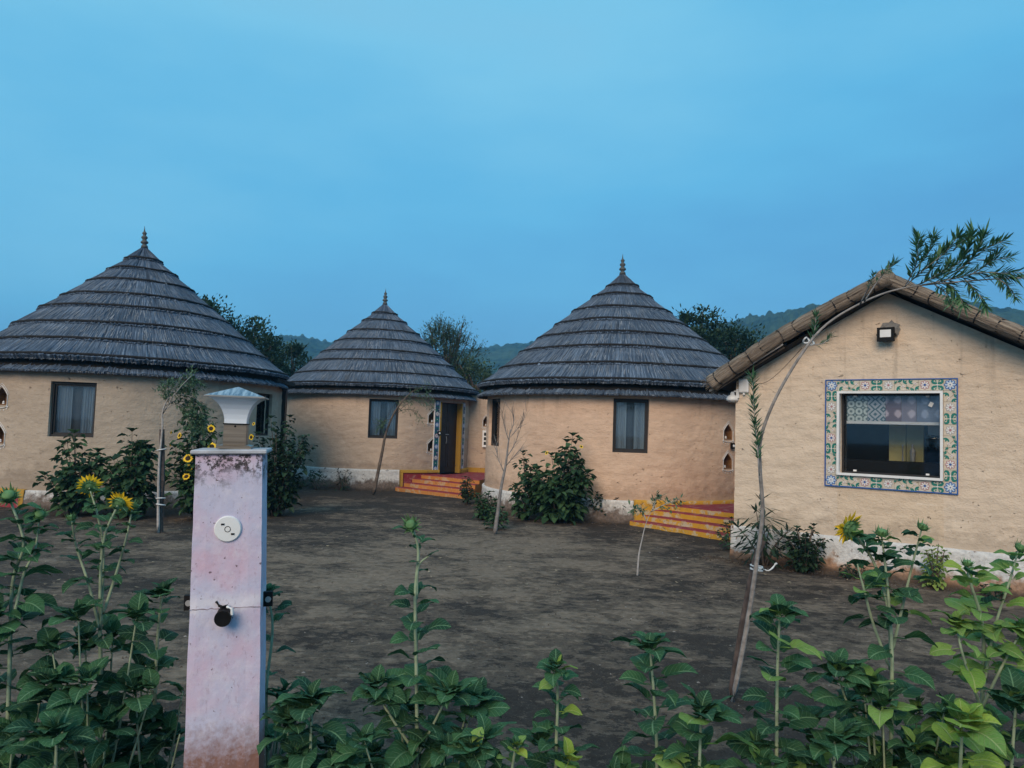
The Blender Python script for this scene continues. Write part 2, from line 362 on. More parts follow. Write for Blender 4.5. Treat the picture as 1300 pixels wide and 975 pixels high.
def link(name, me, parent=None, loc=None, mw=None, **k):
    o = bpy.data.objects.new(name, me); COL.objects.link(o)
    if parent is not None: o.parent = parent
    if loc is not None: o.location = loc
    if mw is not None: o.matrix_local = mw
    for a, b in k.items(): o[a] = b
    return o
def thing(name, label, category, loc=(0, 0, 0), rz=0, group=None):
    o = bpy.data.objects.new(name, None); COL.objects.link(o); o.empty_display_size = .2
    o.location = loc; o.rotation_euler = (0, 0, rz); o['label'] = label; o['category'] = category
    if group: o['group'] = group
    return o
def tag(o, label, category, group=None):
    o['label'] = label; o['category'] = category
    if group: o['group'] = group
    return o
def fn(x, y, z=0): return noise.noise(Vector((x, y, z)))

# ------------------------------------------------------------------ ground and hills
def ground_z(x, y):
    return .018*fn(x*.5, y*.5, 3) + .010*fn(x*2.1, y*2.1, 5) + .006*fn(x*7, y*7, 9)
def build_ground():
    xs = list(np.arange(-9, 9.01, .09)); ys = list(np.arange(1.2, 16, .075))
    st = .12
    lo = []; v = xs[0]
    while v > -1500: v -= st; st *= 1.22; lo.append(v)
    st = .12; hi = []; v = xs[-1]
    while v < 1500: v += st; st *= 1.22; hi.append(v)
    xs = lo[::-1]+xs+hi
    st = .1; hi = []; v = ys[-1]
    while v < 1500: v += st; st *= 1.14; hi.append(v)
    st = .1; lo = []; v = ys[0]
    while v > -300: v -= st; st *= 1.3; lo.append(v)
    ys = lo[::-1]+ys+hi
    mb = MB(); nx, ny = len(xs), len(ys)
    mb.v = [(x, y, ground_z(x, y) if (abs(x) < 40 and y < 60) else 0) for y in ys for x in xs]
    mb.f = [(j*nx+i, j*nx+i+1, (j+1)*nx+i+1, (j+1)*nx+i) for j in range(ny-1) for i in range(nx-1)]; mb.m = [0]*len(mb.f)
    mb.build('ground', 'ground', None, True, kind='structure')
build_ground()
def build_hills():
    prof = [(-700, 470), (-200, 446), (100, 436), (350, 427), (385, 428), (420, 437), (470, 446), (560, 450), (600, 443), (625, 442), (650, 438), (690, 434), (780, 436), (860, 424),
            (914, 412), (950, 406), (985, 399), (1035, 391), (1130, 380), (1200, 384), (1262, 392), (1300, 399), (1420, 412), (1700, 440), (2300, 470)]
    cols = 1500; rows = 46; mb = MB()
    for i in range(cols):
        px = lerp(-700, 2300, i/(cols-1))
        for (a, ya), (b, yb) in zip(prof, prof[1:]):
            if a <= px <= b: py = lerp(ya, yb, (px-a)/(b-a)); break
        d = ray(px, py); h = sqrt(d.x**2+d.y**2); ux, uy = d.x/h, d.y/h
        near = lerp(1.0, .72, ss(760, 1050, px))
        D = 520*near; H = (d.z/h)*D + HC
        for j in range(rows):
            q = j/(rows-1)
            dist = lerp(150*near, D*1.25, q); pr = ss(0, .80, q) if q < .8 else 1-.5*ss(.8, 1, q)
            k = dist/D
            x, y = ux*dist, uy*dist
            z = H*pr*(1+.12*fn(x*.012, y*.012, 2)*(1-pr)) + pr*(3.2*abs(fn(x*.13, y*.13, 1)) + 2.4*fn(x*.33, y*.33, 4)) + 5*pr*(1-pr)*fn(x*.03, y*.03, 7) - (1-ss(0, .1, q))*3
            mb.v.append((x, y, z))
    mb.f = [(i*rows+j, (i+1)*rows+j, (i+1)*rows+j+1, i*rows+j+1) for i in range(cols-1) for j in range(rows-1)]; mb.m = [0]*len(mb.f)
    mb.build('hills', 'hill', None, False, kind='structure')
build_hills()

# ------------------------------------------------------------------ shared small pieces: tiles, niches, windows
def ngon(mb, pts, z, mat): mb.add([(x, z, y) for x, y in pts], [tuple(range(len(pts)))], mat)   # motif lies in the x-z plane, facing -y
def blob(cx, cy, r, ry, rot, n=8): return [(cx+r*cos(a)*cos(rot)-ry*sin(a)*sin(rot), cy+r*cos(a)*sin(rot)+ry*sin(a)*cos(rot)) for a in [2*pi*k/n for k in range(n)]]
t = NT('tile_ground'); M['tile_cream'] = t.fin(t.ramp(t.noise(t.coord('Object'), 20, 3), (.3, (.52, .47, .39)), (.7, (.60, .54, .45))), .4, None, .5)
for nm, cc in dict(tile_blue=(.03, .10, .34), tile_pale=(.42, .56, .72), tile_sky=(.20, .36, .60), tile_white=(.68, .68, .68), tile_green=(.008, .17, .14), tile_pink=(.42, .20, .22), tile_brown=(.20, .13, .08), tile_navy=(.035, .07, .16), tile_grey=(.40, .38, .38)).items():
    t = NT(nm); M[nm] = t.fin(cc, .35, None, .5)
TM = ['tile_cream', 'tile_white', 'tile_blue', 'tile_green', 'tile_pink', 'tile_brown', 'tile_sky', 'tile_grey', 'tile_pale']
def tile_mesh(kind, s=.14, dark=False):
    mb = MB(); h = s/2*.975; mb.box((0, .004, 0), (2*h, .012, 2*h), 0)
    y = [-.0035]
    def put(pts, m): y[0] -= .0003; ngon(mb, [(p[0]*s, p[1]*s) for p in pts], y[0], m)
    def flower(r, ring, inner, cen):
        for k in range(8): a = 2*pi*k/8; put(blob(cos(a)*r*.62, sin(a)*r*.62, r*.40, r*.30, a, 8), ring)
        for k in range(8): a = 2*pi*k/8; put(blob(cos(a)*r*.55, sin(a)*r*.55, r*.34, r*.17, a, 6), inner)
        put(blob(0, 0, r*.24, r*.24, 0), cen)
    def leaf3(x, y_, r, rot, m=3):
        for da in (-.9, 0, .9): put(blob(x+cos(rot+da)*r*.5, y_+sin(rot+da)*r*.5, r*.55, r*.24, rot+da, 6), m)
    if kind == 'blue': flower(.50, 2, 8, 1); [put(blob(cos(a)*.16, sin(a)*.16, .10, .06, a, 6), 1) for a in [2*pi*k/8 for k in range(8)]]; put(blob(0, 0, .06, .06, 0), 2)
    elif kind == 'pink': flower(.42, 4, 1, 2)
    elif kind == 'white': flower(.42, 7, 1, 4)
    elif kind == 'scroll':
        for sx in (-1, 1):
            for sy in (-1, 1):
                put([(sx*x, sy*z) for x, z in ((.02, .02), (.16, .06), (.34, .07), (.46, .18), (.49, .36), (.40, .48), (.20, .47), (.31, .38), (.29, .28), (.18, .25), (.05, .24))], 3)
                put(blob(sx*.14, sy*.36, .09, .06, sx*sy*.8, 6), 3)
        put(blob(0, 0, .13, .06, 0), 1)
    else:
        f = 1 if kind == 'vine' else -1
        st = [(-.5+i/8, f*.26*sin(i/8*2*pi*.8)) for i in range(9)]
        put([(a, b+.018) for a, b in st]+[(a, b-.018) for a, b in st[::-1]], 5)
        leaf3(-.28, -.24*f, .33, -.5*f); leaf3(.26, .22*f, .30, .6*f); leaf3(.0, .30*f, .24, 1.9*f); leaf3(-.34, .22*f, .2, 2.4*f)
        put(blob(.22, -.12*f, .12, .10, 0), 1); put(blob(.22, -.12*f, .05, .05, 0), 4)
    me_o = mb.build('tile_'+kind, [('tile_navy' if (dark and i == 0) else n) for i, n in enumerate(TM)])
    me = me_o.data; bpy.data.objects.remove(me_o); return me
TILE = {k: tile_mesh(k) for k in ('blue', 'pink', 'white', 'scroll', 'vine', 'vine2')}
TILED = {k: tile_mesh(k, .14, True) for k in ('blue', 'pink', 'white', 'scroll', 'vine')}

def wall_frame(P, out):
    """local frame on a wall: x to the viewer's right along the wall, y into the wall, z up"""
    out = Vector((out[0], out[1], 0)).normalized(); xr = Vector((-out.y, out.x, 0))
    return Matrix(((xr.x, -out.x, 0, P[0]), (xr.y, -out.y, 0, P[1]), (xr.z, -out.z, 1, P[2]), (0, 0, 0, 1)))

def arch(w, h, n=5):
    """pointed niche outline from bottom-left round to bottom-right, counter-clockwise from the bottom"""
    pts = [(-w/2, -h/2), (w/2, -h/2), (w/2, h*.06)]
    for i in range(1, n+1): t = i/n; pts.append((w/2*(1-t)**.8*cos(t*.5), h*.06+h*.44*(t**.9)))
    for i in range(n-1, 0, -1): t = i/n; pts.append((-w/2*(1-t)**.8*cos(t*.5), h*.06+h*.44*(t**.9)))
    pts.append((-w/2, h*.06)); return pts
def make_niche(parent, mw, w, h, pm, scallop=True):
    mb = MB(); a = arch(w*.62, h*.68); n = len(a); cv = lambda x: x*x/5.4 if scallop else 0
    def rim(x, z):
        k = max(abs(x)/(w/2), abs(z)/(h/2), 1e-6); return (x/k, z/k)
    ang = [rim(*p) for p in a]
    ang[0] = (-w/2, -h/2); ang[1] = (w/2, -h/2)
    i0 = min(range(n), key=lambda i: (ang[i][0]-w/2)**2+(ang[i][1]-h/2)**2); i1 = min(range(n), key=lambda i: (ang[i][0]+w/2)**2+(ang[i][1]-h/2)**2)
    ang[i0] = (w/2, h/2); ang[i1] = (-w/2, h/2)
    vs = [(x, -.004+cv(x), z) for x, z in a]+[(x, -.004+cv(x), z) for x, z in ang]+[(x*.95, .16, z*.95) for x, z in a]
    mb.add(vs, [(i, (i+1) % n, n+(i+1) % n, n+i) for i in range(n)], 0)
    mb.add(vs, [(i, (i+1) % n, 2*n+(i+1) % n, 2*n+i) for i in range(n)]+[tuple(2*n+i for i in range(n))], 1)
    mb.box((0, .07, -h*.34+.012), (w*.56, .13, .02), 1)
    o = mb.build('niche', [pm, 'clay'], parent, mw=mw)
    b = MB(); q = [Vector((x*1.22, -.010, z*1.2)) for x, z in a[1:]+a[:1]]
    b.tube(q, .0065, 5); b.tube([Vector((x*1.48, -.008, z*1.42+.005)) for x, z in a[2:]], .004, 5)
    if scallop:
        for k in range(7):
            an = pi+pi*k/6; b.lathe([(.001, -.004), (.012, -.002), (.012, .002), (.001, .004)], 6, 0, Matrix.Translation((cos(an)*w*.42, -.010, -h*.40+sin(an)*h*.14)) @ Matrix.Rotation(pi/2, 4, 'X'))
        b.tube([Vector((cos(pi+pi*k/8)*w*.33, -.010, -h*.38+sin(pi+pi*k/8)*h*.07)) for k in range(9)], .006, 5)
    b.build('painted_border', 'white_paint', o)
    f = MB(); f.lathe([(.012, -h*.34+.02), (.025, -h*.30), (.016, -h*.26), (.02, -h*.22), (.004, -h*.17)], 8, 0, Matrix.Translation((R_(-.02, .02), .05, 0)))
    f.build('figurine', 'white_pl', o)
    return o
def make_window(parent, mw, w, h, curt=2):
    mb = MB(); t = .045
    for sx in (-1, 1): mb.box((sx*(w/2-t/2), .09, 0), (t, .09, h))
    for sz in (-1, 1): mb.box((0, .092, sz*(h/2-t/2)), (w-2*t, .086, t))
    o = mb.build('window', 'frame_dark', parent, mw=mw)
    s = MB(); iw, ih = w-2*t, h-2*t
    for sx in (-1, 1): s.box((sx*(iw/2-.014), .10, 0), (.026, .04, ih-.002))
    for sz in (-1, 1): s.box((0, .101, sz*(ih/2-.014)), (iw-.056, .038, .026))
    s.build('sash', 'grey_metal' if curt == 9 else 'frame_dark', o)
    g = MB(); g.box((0, .105, 0), (iw-.05, .006, ih-.05)); g.build('pane', 'glass', o)
    for sx in (-1, 1):
        c = MB(); n = 26; x0, x1 = (sx*iw*.49, sx*iw*.12); vs = []
        for i in range(n):
            x = lerp(x0, x1, i/(n-1)); y = .17+.016*sin(i*1.45)+.006*fn(i*.7, sx)
            vs += [(x, y, ih/2-.01), (x*lerp(1, .97, i/n), y+.004, -ih/2+.03)]
        c.add(vs, [(2*i, 2*i+1, 2*i+3, 2*i+2) for i in range(n-1)]); c.build('curtain', 'curtain', o, True)
    b = MB(); b.box((0, .21, 0), (iw, .01, ih)); b.build('net_curtain', M['net'], o)
    return o
t = NT('net_curtain'); M['net'] = t.fin(t.ramp(t.noise(t.coord('Object', (9, 9, .4)), 1, 3), (.3, (.055, .065, .08)), (.7, (.13, .15, .18))), .9)

# ------------------------------------------------------------------ round huts
def plaster_disp(s, z, seed=0):
    q = z/.082 + .35*fn(s*.9, z*1.3, seed); row = floor(q); fr = q-row
    joint = max(0, 1-abs(fr-.5)*-2-1)  # placeholder kept at 0 inside a course
    e = min(fr, 1-fr); j = -(1-ss(0, .28, e))*.0045*(.5+fn(s*3, row*1.7, seed+5))
    return .020*fn(s*.9, z*.9, seed) + .010*fn(s*3.6, z*7, seed+2) + .007*fn(s*9, z*15, seed+3) + 1.3*j

def breaks(lo, hi, step, cuts):
    n = max(1, int(round((hi-lo)/step))); b = [lerp(lo, hi, i/n) for i in range(n+1)]
    for c in cuts:
        if lo < c < hi:
            b = [x for x in b if abs(x-c) > step*.45 or x in (lo, hi)]; b.append(c)
    return sorted(set(b))
def wall_grid(mb, P, us, zs, holes, depth, seed, uscale, disp=True):
    """outer skin of a wall over parameter u and height z, with holes and their reveals. P(u, z, inward) -> point"""
    idx = {}; vs = []; fs = []
    def dd(u, z):
        if not disp: return 0
        k = 1.0
        for (a, b, c, d) in holes:
            dx = max(a-u, u-b, 0)*uscale; dz = max(c-z, z-d, 0); k = min(k, sqrt(dx*dx+dz*dz)/.16)
        return plaster_disp(u*uscale, z, seed)*k
    for i, u in enumerate(us):
        for j, z in enumerate(zs): idx[i, j] = len(vs); vs.append(P(u, z, -dd(u, z)))
    for i in range(len(us)-1):
        um = (us[i]+us[i+1])/2
        for j in range(len(zs)-1):
            zm = (zs[j]+zs[j+1])/2
            if any(a < um < b and c < zm < d for a, b, c, d in holes): continue
            fs.append((idx[i, j], idx[i+1, j], idx[i+1, j+1], idx[i, j+1]))
    mb.add(vs, fs, 0)
    for (a, b, c, d) in holes:
        q = [(a, c), (b, c), (b, d), (a, d)]; o = [P(u, z, 0) for u, z in q]; n = [P(u, z, depth) for u, z in q]
        mb.add(o+n, [(k, (k+1) % 4, 4+(k+1) % 4, 4+k) for k in range(4)], 0)

def thatch_course(parent, r0, z0, r1, z1, thick, n, seed, jag=.03, name='thatch_course'):
    """one overlapping layer of straw: ragged lower edge, ribbed surface"""
    rng = np.random.RandomState(seed); prof = [(0, 0), (.45, .25), (.86, .7), (1.0, .8)]
    mb = MB(); uv = []; rib = rng.normal(0, .008, n); jg = rng.uniform(-jag, jag*.6, n); wob = [.045*fn(cos(2*pi*k/n)*1.6, sin(2*pi*k/n)*1.6, seed*.37)+.014*fn(cos(2*pi*k/n)*9, sin(2*pi*k/n)*9, seed) for k in range(n)]
    L = sqrt((r1-r0)**2+(z1-z0)**2); nr, nzv = -(z1-z0)/L, (r1-r0)/L
    for k in range(n+1):
        kk = k % n; a = 2*pi*k/n
        for t, b in prof:
            tt = t if t < 1 else 1+jg[kk]/L; r = lerp(r0, r1, tt); z = lerp(z0, z1, tt)
            off = thick*b + (rib[kk]+wob[kk]*.6)*min(1, t*1.6)
            r += nr*off; z += nzv*off; mb.v.append((r*cos(a), r*sin(a), z)); uv.append((a*r1, L*t+seed*3.7))
        r = lerp(r0, r1, 1+jg[kk]/L)-.01; z = lerp(z0, z1, 1+jg[kk]/L)-.012
        mb.v.append((r*cos(a), r*sin(a), z)); uv.append((a*r1, L*1.08+seed*3.7))
        r = lerp(r0, r1, .72); z = lerp(z0, z1, .72)-.02
        mb.v.append((r*cos(a), r*sin(a), z)); uv.append((a*r1, L*1.3+seed*3.7))
    w = len(prof)+2
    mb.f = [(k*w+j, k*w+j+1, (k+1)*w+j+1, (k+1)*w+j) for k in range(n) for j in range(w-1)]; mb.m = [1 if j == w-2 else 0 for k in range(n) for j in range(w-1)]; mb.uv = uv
    o = mb.build(name, ['thatch', 'thatch_under'], parent)
    mb2 = MB(); nb = 150; pts = []
    for k in range(nb+1):
        a = 2*pi*(k % nb)/nb; kk = int(k % nb/nb*n)
        t = .90+.018*fn(cos(a)*3, sin(a)*3, seed+9); r = lerp(r0, r1, t)+nr*(thick*.74+.012+wob[kk]*.6); z = lerp(z0, z1, t)+nzv*(thick*.74+.012+wob[kk]*.6)
        pts.append((r*cos(a), r*sin(a), z))
    mb2.tube(pts, [.024+.006*fn(k*.7, seed) for k in range(nb+1)], 6, 0, False)
    if name == 'thatch_course': mb2.build('binding_rope', 'cord', o, True)
    return o

def hut(label, cx, cy, R, Re, z_eave, z_apex, z_pl, pm, pl_m, wins, niches, door, seed, strips, wtop=2.42, ncourse=7, wall_label=None):
    H = thing('round_hut', label, 'hut', (cx, cy, 0), 0, 'thatched huts around the yard')
    C = Vector((cx, cy, 0)); caz = atan2(-cy, -cx)
    def P(u, z, dep): r = R-dep; return (r*cos(u), r*sin(u), z)
    holes = []
    for (u, z0, z1, w) in wins: holes.append((u-w/2/R, u+w/2/R, z0, z1))
    for (u, zc, w, h) in niches: holes.append((u-w/2/R, u+w/2/R, zc-h/2, zc+h/2))
    if door: holes.append((door[0]-door[1]/2/R, door[0]+door[1]/2/R, door[2], door[3]))
    cu = [c for h in holes for c in h[:2]]; cz = [c for h in holes for c in h[2:]]
    us = breaks(caz-1.9, caz+1.9, .042/R*1.0, cu); rest = list(np.linspace(caz+1.9, caz-1.9+2*pi, 40))[1:]
    zs = breaks(0, wtop, .036, cz)
    mb = MB(); wall_grid(mb, P, us+rest, zs, holes, .24, seed, R)
    mb.build('wall', pm, H, True)
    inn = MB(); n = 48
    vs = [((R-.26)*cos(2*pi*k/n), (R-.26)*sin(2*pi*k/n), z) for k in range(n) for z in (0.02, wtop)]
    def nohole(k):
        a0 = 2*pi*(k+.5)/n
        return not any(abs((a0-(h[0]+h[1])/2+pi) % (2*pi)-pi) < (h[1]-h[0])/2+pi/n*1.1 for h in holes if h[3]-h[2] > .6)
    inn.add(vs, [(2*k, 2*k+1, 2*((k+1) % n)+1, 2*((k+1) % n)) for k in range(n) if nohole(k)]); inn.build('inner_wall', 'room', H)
    # plinth and painted dado
    def ring(name, u0, u1, z0, z1, dr, mat, rough=1, bot=0):
        m = MB(); a = breaks(u0, u1, .05/R, []); zz = breaks(z0, z1, .05, []); w = len(zz)+1
        for u in a:
            for z in zz:
                q = (z-z0)/(z1-z0); d = dr+bot*(1-q)**2*.06 + rough*(.028*fn(u*R*1.6, z*2.5, seed+20)+.012*fn(u*R*7, z*9, seed+21)); m.v.append(((R+d)*cos(u), (R+d)*sin(u), z))
            m.v.append(((R-.03)*cos(u), (R-.03)*sin(u), z1+.002))
        m.f = [(i*w+j, (i+1)*w+j, (i+1)*w+j+1, i*w+j+1) for i in range(len(a)-1) for j in range(w-1)]; e = (len(a)-1)*w
        m.f += [tuple(j for j in range(w))[::-1], tuple(e+j for j in range(w))]; m.m = [0]*len(m.f)
        m.build(name, mat, H, rough > 0)
    for s in strips(caz, R): ring(*s)
    # windows, niches, door
    def mwl(u, z, dep=0): return wall_frame((R-dep and (R-dep)*cos(u), (R-dep)*sin(u), z), (cos(u), sin(u)))
    for (u, z0, z1, w) in wins: make_window(H, mwl(u, (z0+z1)/2, .035), w+.02, z1-z0+.01)
    for (u, zc, w, h) in niches: make_niche(H, mwl(u, zc, .005), w+.014, h+.014, pm)
    if door:
        u, w, z0, z1 = door; mw = mwl(u, z0, .02); dh = z1-z0
        d = MB()
        for sx in (-1, 1): d.box((sx*w*.245, .17, dh/2), (w*.47, .04, dh-.02))
        for sx in (-1, 1):
            for zc, hh in ((dh*.25, dh*.34), (dh*.70, dh*.40)): d.box((sx*w*.245, .147, zc), (w*.30, .012, hh))
        D = d.build('door', 'door', H, mw=mw)
        hd = MB(); hd.tube([(-.03, .13, dh*.52), (-.03, .11, dh*.47), (-.03, .13, dh*.42)], .008, 6); hd.box((0, .128, dh*.55), (.14, .012, .02)); hd.build('door_bolt', 'grey_metal', D)
        for sx in (-1, 1):
            j = MB(); j.box((sx*(w/2-.022), .09, dh/2), (.045, .19, dh)); j.build('door_jamb', 'mustard', H, mw=mw)
        th = MB(); th.box((0, .02, -.03), (w+.04, .4, .06)); th.build('threshold', 'maroon', H, mw=mw)
        seq = ['blue', 'scroll', 'white', 'vine', 'blue', 'scroll', 'pink', 'vine', 'blue', 'scroll', 'white', 'vine', 'blue', 'scroll']
        for sx in (-1, 1):
            uu = u+sx*(w/2+.10)/R; k = 0; z = z0+.14
            while z < z1-.02:
                m4 = wall_frame(((R+.018)*cos(uu), (R+.018)*sin(uu), z), (cos(uu), sin(uu)))
                link('tile', TILED[seq[k % 14]], H, mw=m4); z += .14; k += 1
            for s2 in (-1, 1):
                u2 = uu+s2*.078/R; e = MB(); e.box((0, 0, (z1-z0)/2), (.014, .05, z1-z0-.06)); e.build('tile_edging', 'white_paint', H, mw=wall_frame((R*cos(u2), R*sin(u2), z0+.05), (cos(u2), sin(u2))))
    # roof
    rf = MB(); n = 64
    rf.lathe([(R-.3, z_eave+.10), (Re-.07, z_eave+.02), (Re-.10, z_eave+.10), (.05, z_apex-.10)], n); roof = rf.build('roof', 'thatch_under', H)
    nseg = int(2*pi*Re/.024)
    sl0r, sl0z = .10, z_apex-.02
    zc_low = z_eave+.20; rc_low = Re-.01
    thatch_course(roof, .02, z_apex+.03, .36, z_apex-.34, .03, nseg//3, seed*31+1)
    rj = random.Random(seed*7); ts = [(i/ncourse)**1.02+(rj.uniform(-.017, .017) if 0 < i < ncourse-1 else 0) for i in range(ncourse+1)]
    for i in range(ncourse):
        a, b = ts[i], ts[i+1]
        ra, za = lerp(.33, rc_low, a), lerp(z_apex-.31, zc_low, a)+.035*sin(a*pi); rb, zb = lerp(.33, rc_low, b), lerp(z_apex-.31, zc_low, b)+.035*sin(b*pi)
        last = i == ncourse-1
        thatch_course(roof, ra-.05, za+.05, rb, zb, .024 if not last else .07, nseg if i > 2 else nseg//2, seed*31+2+i, .03 if not last else .022)
    thatch_course(roof, Re-.26, z_eave+.20, Re+.01, z_eave-.01, .03, nseg, seed*31+20, .02, 'eave_course')
    st = MB(); rng = random.Random(seed)
    for k in range(2600):
        t = sqrt(rng.uniform(.02, .99)); a = rng.uniform(caz-1.75, caz+1.75); seg = max(i for i in range(ncourse) if ts[i] <= t); fr = (t-ts[seg])/(ts[seg+1]-ts[seg])
        if fr > .78: continue
        r = lerp(.33, rc_low, t); z = lerp(z_apex-.31, zc_low, t)+.035*sin(t*pi)
        L = rng.uniform(.10, .26)*(1-fr*.5); off = .024*(.15+.6*fr)+.014; w = rng.uniform(.003, .007)
        dr, dz = (rc_low-.33), (zc_low-z_apex+.31); ll = sqrt(dr*dr+dz*dz); dr /= ll; dz /= ll; sk = rng.uniform(-.12, .12)
        c, s_ = cos(a), sin(a); p = Vector(((r-dz*off)*c, (r-dz*off)*s_, z+dr*off)); tn = Vector((-s_, c, 0)); dn = Vector((dr*c, dr*s_, dz))+tn*sk; up = Vector((-dz*c, -dz*s_, dr))
        q = p+dn*L+up*.012
        st.add([p-tn*w, p+tn*w, q+tn*w*.5, q-tn*w*.5], [(0, 1, 2, 3)])
    for k in range(900):      # frayed fringe under both eave edges
        a = rng.uniform(caz-1.75, caz+1.75); lowr = rng.random() < .6; r = (Re+.02 if lowr else rc_low+.02); z = (z_eave+.01 if lowr else zc_low+.01)
        c, s_ = cos(a), sin(a); p = Vector((r*c, r*s_, z)); tn = Vector((-s_, c, 0)); q = p+Vector((c*.03, s_*.03, -rng.uniform(.01, .045)))+tn*rng.uniform(-.02, .02); w = .004
        st.add([p-tn*w, p+tn*w, q], [(0, 1, 2)])
    st.build('loose_straw', 'straw', roof, kind='stuff')
    fm = MB(); prof = [(.085, -.03), (.075, .02), (.050, .04), (.048, .055), (.088, .075), (.090, .10), (.055, .125), (.045, .15), (.074, .175), (.074, .20), (.040, .225), (.034, .245), (.054, .265), (.052, .285), (.022, .31), (.012, .35), (.003, .42)]
    fm.lathe([(r*.84, z*1.05) for r, z in prof], 14); fo = fm.build('finial', 'finial', H, True, loc=(0, 0, z_apex+.02)); fo.rotation_euler = (R_(-.05, .05), R_(-.06, .06), 0)
    return H
def az_at(C, R, px, py=560):
    d = ray(px, py); dx, dy = d.x, d.y; h = sqrt(dx*dx+dy*dy); dx /= h; dy /= h
    b = dx*C[0]+dy*C[1]; disc = b*b-(C[0]**2+C[1]**2-R*R)
    if disc < 0: disc = 0
    s = b-sqrt(disc); return atan2(dy*s-C[1], dx*s-C[0])

def steps(H, B0, B1, T0, T1, zp, n, riser, tread, far):
    cx, cy = H.location.x, H.location.y; B0, B1, T0, T1 = [Vector((p[0]-cx, p[1]-cy, 0)) for p in (B0, B1, T0, T1)]
    for i in range(n):
        a0, a1 = lerp(B0, T0, i/n), lerp(B1, T1, i/n); b0, b1 = lerp(B0, T0, (i+1)/n+.03), lerp(B1, T1, (i+1)/n+.03)
        z1 = zp*(i+1)/n - .004*(i == n-1); mb = MB(); m = 14
        for k in range(m+1):
            a, b = lerp(a0, a1, k/m), lerp(b0, b1, k/m); w = Vector((fn(k*.8, i*3.1)*.018, fn(k*.8+9, i*3.1)*.018, 0))
            for p, z in ((a, -.02), (a, z1-.012), (lerp(a, b, .04), z1), (b, z1), (b, -.02)): mb.v.append(tuple(p+w*(1 if p is a else .4)+Vector((0, 0, z+.005*fn(k*1.1, i*2.2)))))
        for k in range(m):
            for j, mt in ((0, 0), (1, 1), (2, 1), (3, 0)): mb.f.append((k*5+j, (k+1)*5+j, (k+1)*5+j+1, k*5+j+1)); mb.m.append(mt)
        mb.f += [(4, 3, 2, 1, 0), tuple(m*5+j for j in range(5))]; mb.m += [0, 0]
        mb.build('step', [riser, tread], H)
    pl = MB(); pts = [T0, T1]+[Vector((p[0]-cx, p[1]-cy, 0)) for p in far]; n2 = len(pts)
    pl.add([p+Vector((0, 0, z)) for z in (-.02, zp) for p in pts], [(k, (k+1) % n2, n2+(k+1) % n2, n2+k) for k in range(n2)]+[tuple(range(n2))[::-1], tuple(n2+k for k in range(n2))]); pl.build('platform', 'maroon', H)

# hut 1 (left)
C1, R1 = (-7.86, 15.63), 2.86
def st1(c, R):
    a = az_at(C1, R1, 33, 640)
    return [('plinth', a, c+1.9, 0, .30, .045, 'ww_grey', 1, 1), ('dado_panel', c-1.9, a-.012, 0, .24, .05, 'maroon', .2), ('dado_trim', c-1.9, a, .24, .31, .07, 'mustard', .2), ('dado_post', a-.03, a, 0, .238, .075, 'mustard', .2)]
w1a = (az_at(C1, R1, 91, 520), 1.22, 2.16, .74); w1b = (az_at(C1, R1, 337, 520), 1.30, 2.16, .70)
H1 = hut('large round hut with a thatched cone roof behind the pink pillar and sunflower bushes', C1[0], C1[1], R1, 3.04, 2.33, 5.17, .3, 'plaster_dim', 'ww_grey', [w1a, w1b],
    [(az_at(C1, R1, 1, 512), 1.88, .40, .44), (az_at(C1, R1, -2, 553), 1.22, .40, .44)], None, 1, st1, 2.40)
pf = MB(); pf.v = []; a = az_at(C1, R1, 33, 640)
pts = [Vector((-7.86+(R1+.06)*cos(a-.02)+7.86, (R1+.06)*sin(a-.02), 0))]
p0 = Vector((cos(a)*(R1-.1), sin(a)*(R1-.1), 0)); out = Vector((-.75, -.66, 0)); side = Vector((-.66, .75, 0))
for i in range(3):
    s = MB(); q0 = p0+out*(.95-.3*i)+side*.35; q1 = q0+side*1.6; bk = -out*.4; zt = .10*(i+1)
    s.add([q0, q1, q1+bk, q0+bk]+[q+Vector((0, 0, zt)) for q in (q0, q1, q1+bk, q0+bk)], [(0, 1, 5, 4)[::-1], (1, 2, 6, 5)[::-1], (2, 3, 7, 6)[::-1], (3, 0, 4, 7)[::-1]], 0); s.add([q+Vector((0, 0, zt+.001)) for q in (q0, q1, q1+bk, q0+bk)], [(0, 1, 2, 3)], 1); s.build('step', ['orange', 'maroon'], H1)

pw = MB(); d = ray(357, 540); k1 = 17.3/d.y; e1 = Vector((d.x*k1, 17.3, 0)); a = az_at(C1, R1, 341, 540); e0 = Vector((C1[0]+(R1-.1)*cos(a), C1[1]+(R1-.1)*sin(a), 0)); dv = (e1-e0); lw = dv.length; dv.normalize(); nv = Vector((dv.y, -dv.x, 0))
wall_grid(pw, lambda u, z, dep: tuple(e0+dv*u-nv*dep-Vector((C1[0], C1[1], 0))+Vector((0, 0, z))), breaks(0, lw, .06, []), breaks(0, 2.45, .06, []), [], .2, 33, 1); pw.build('porch_wall', 'plaster_dim', H1, True)
q = e1-Vector((C1[0], C1[1], 0)); b = MB(); b.box((q.x+.04, q.y, 1.22), (.10, .14, 2.44)); b.build('dark_gap_strip', 'frame_dark', H1)  # dark upright strip, painted shade in place of the gap between the huts
b = MB(); b.box((0, 0, 2.46), (lw+.2, .5, .08)); b.build('porch_lintel', 'thatch_under', H1, mw=wall_frame(((e0+e1)/2-Vector((C1[0], C1[1], 0))), nv))

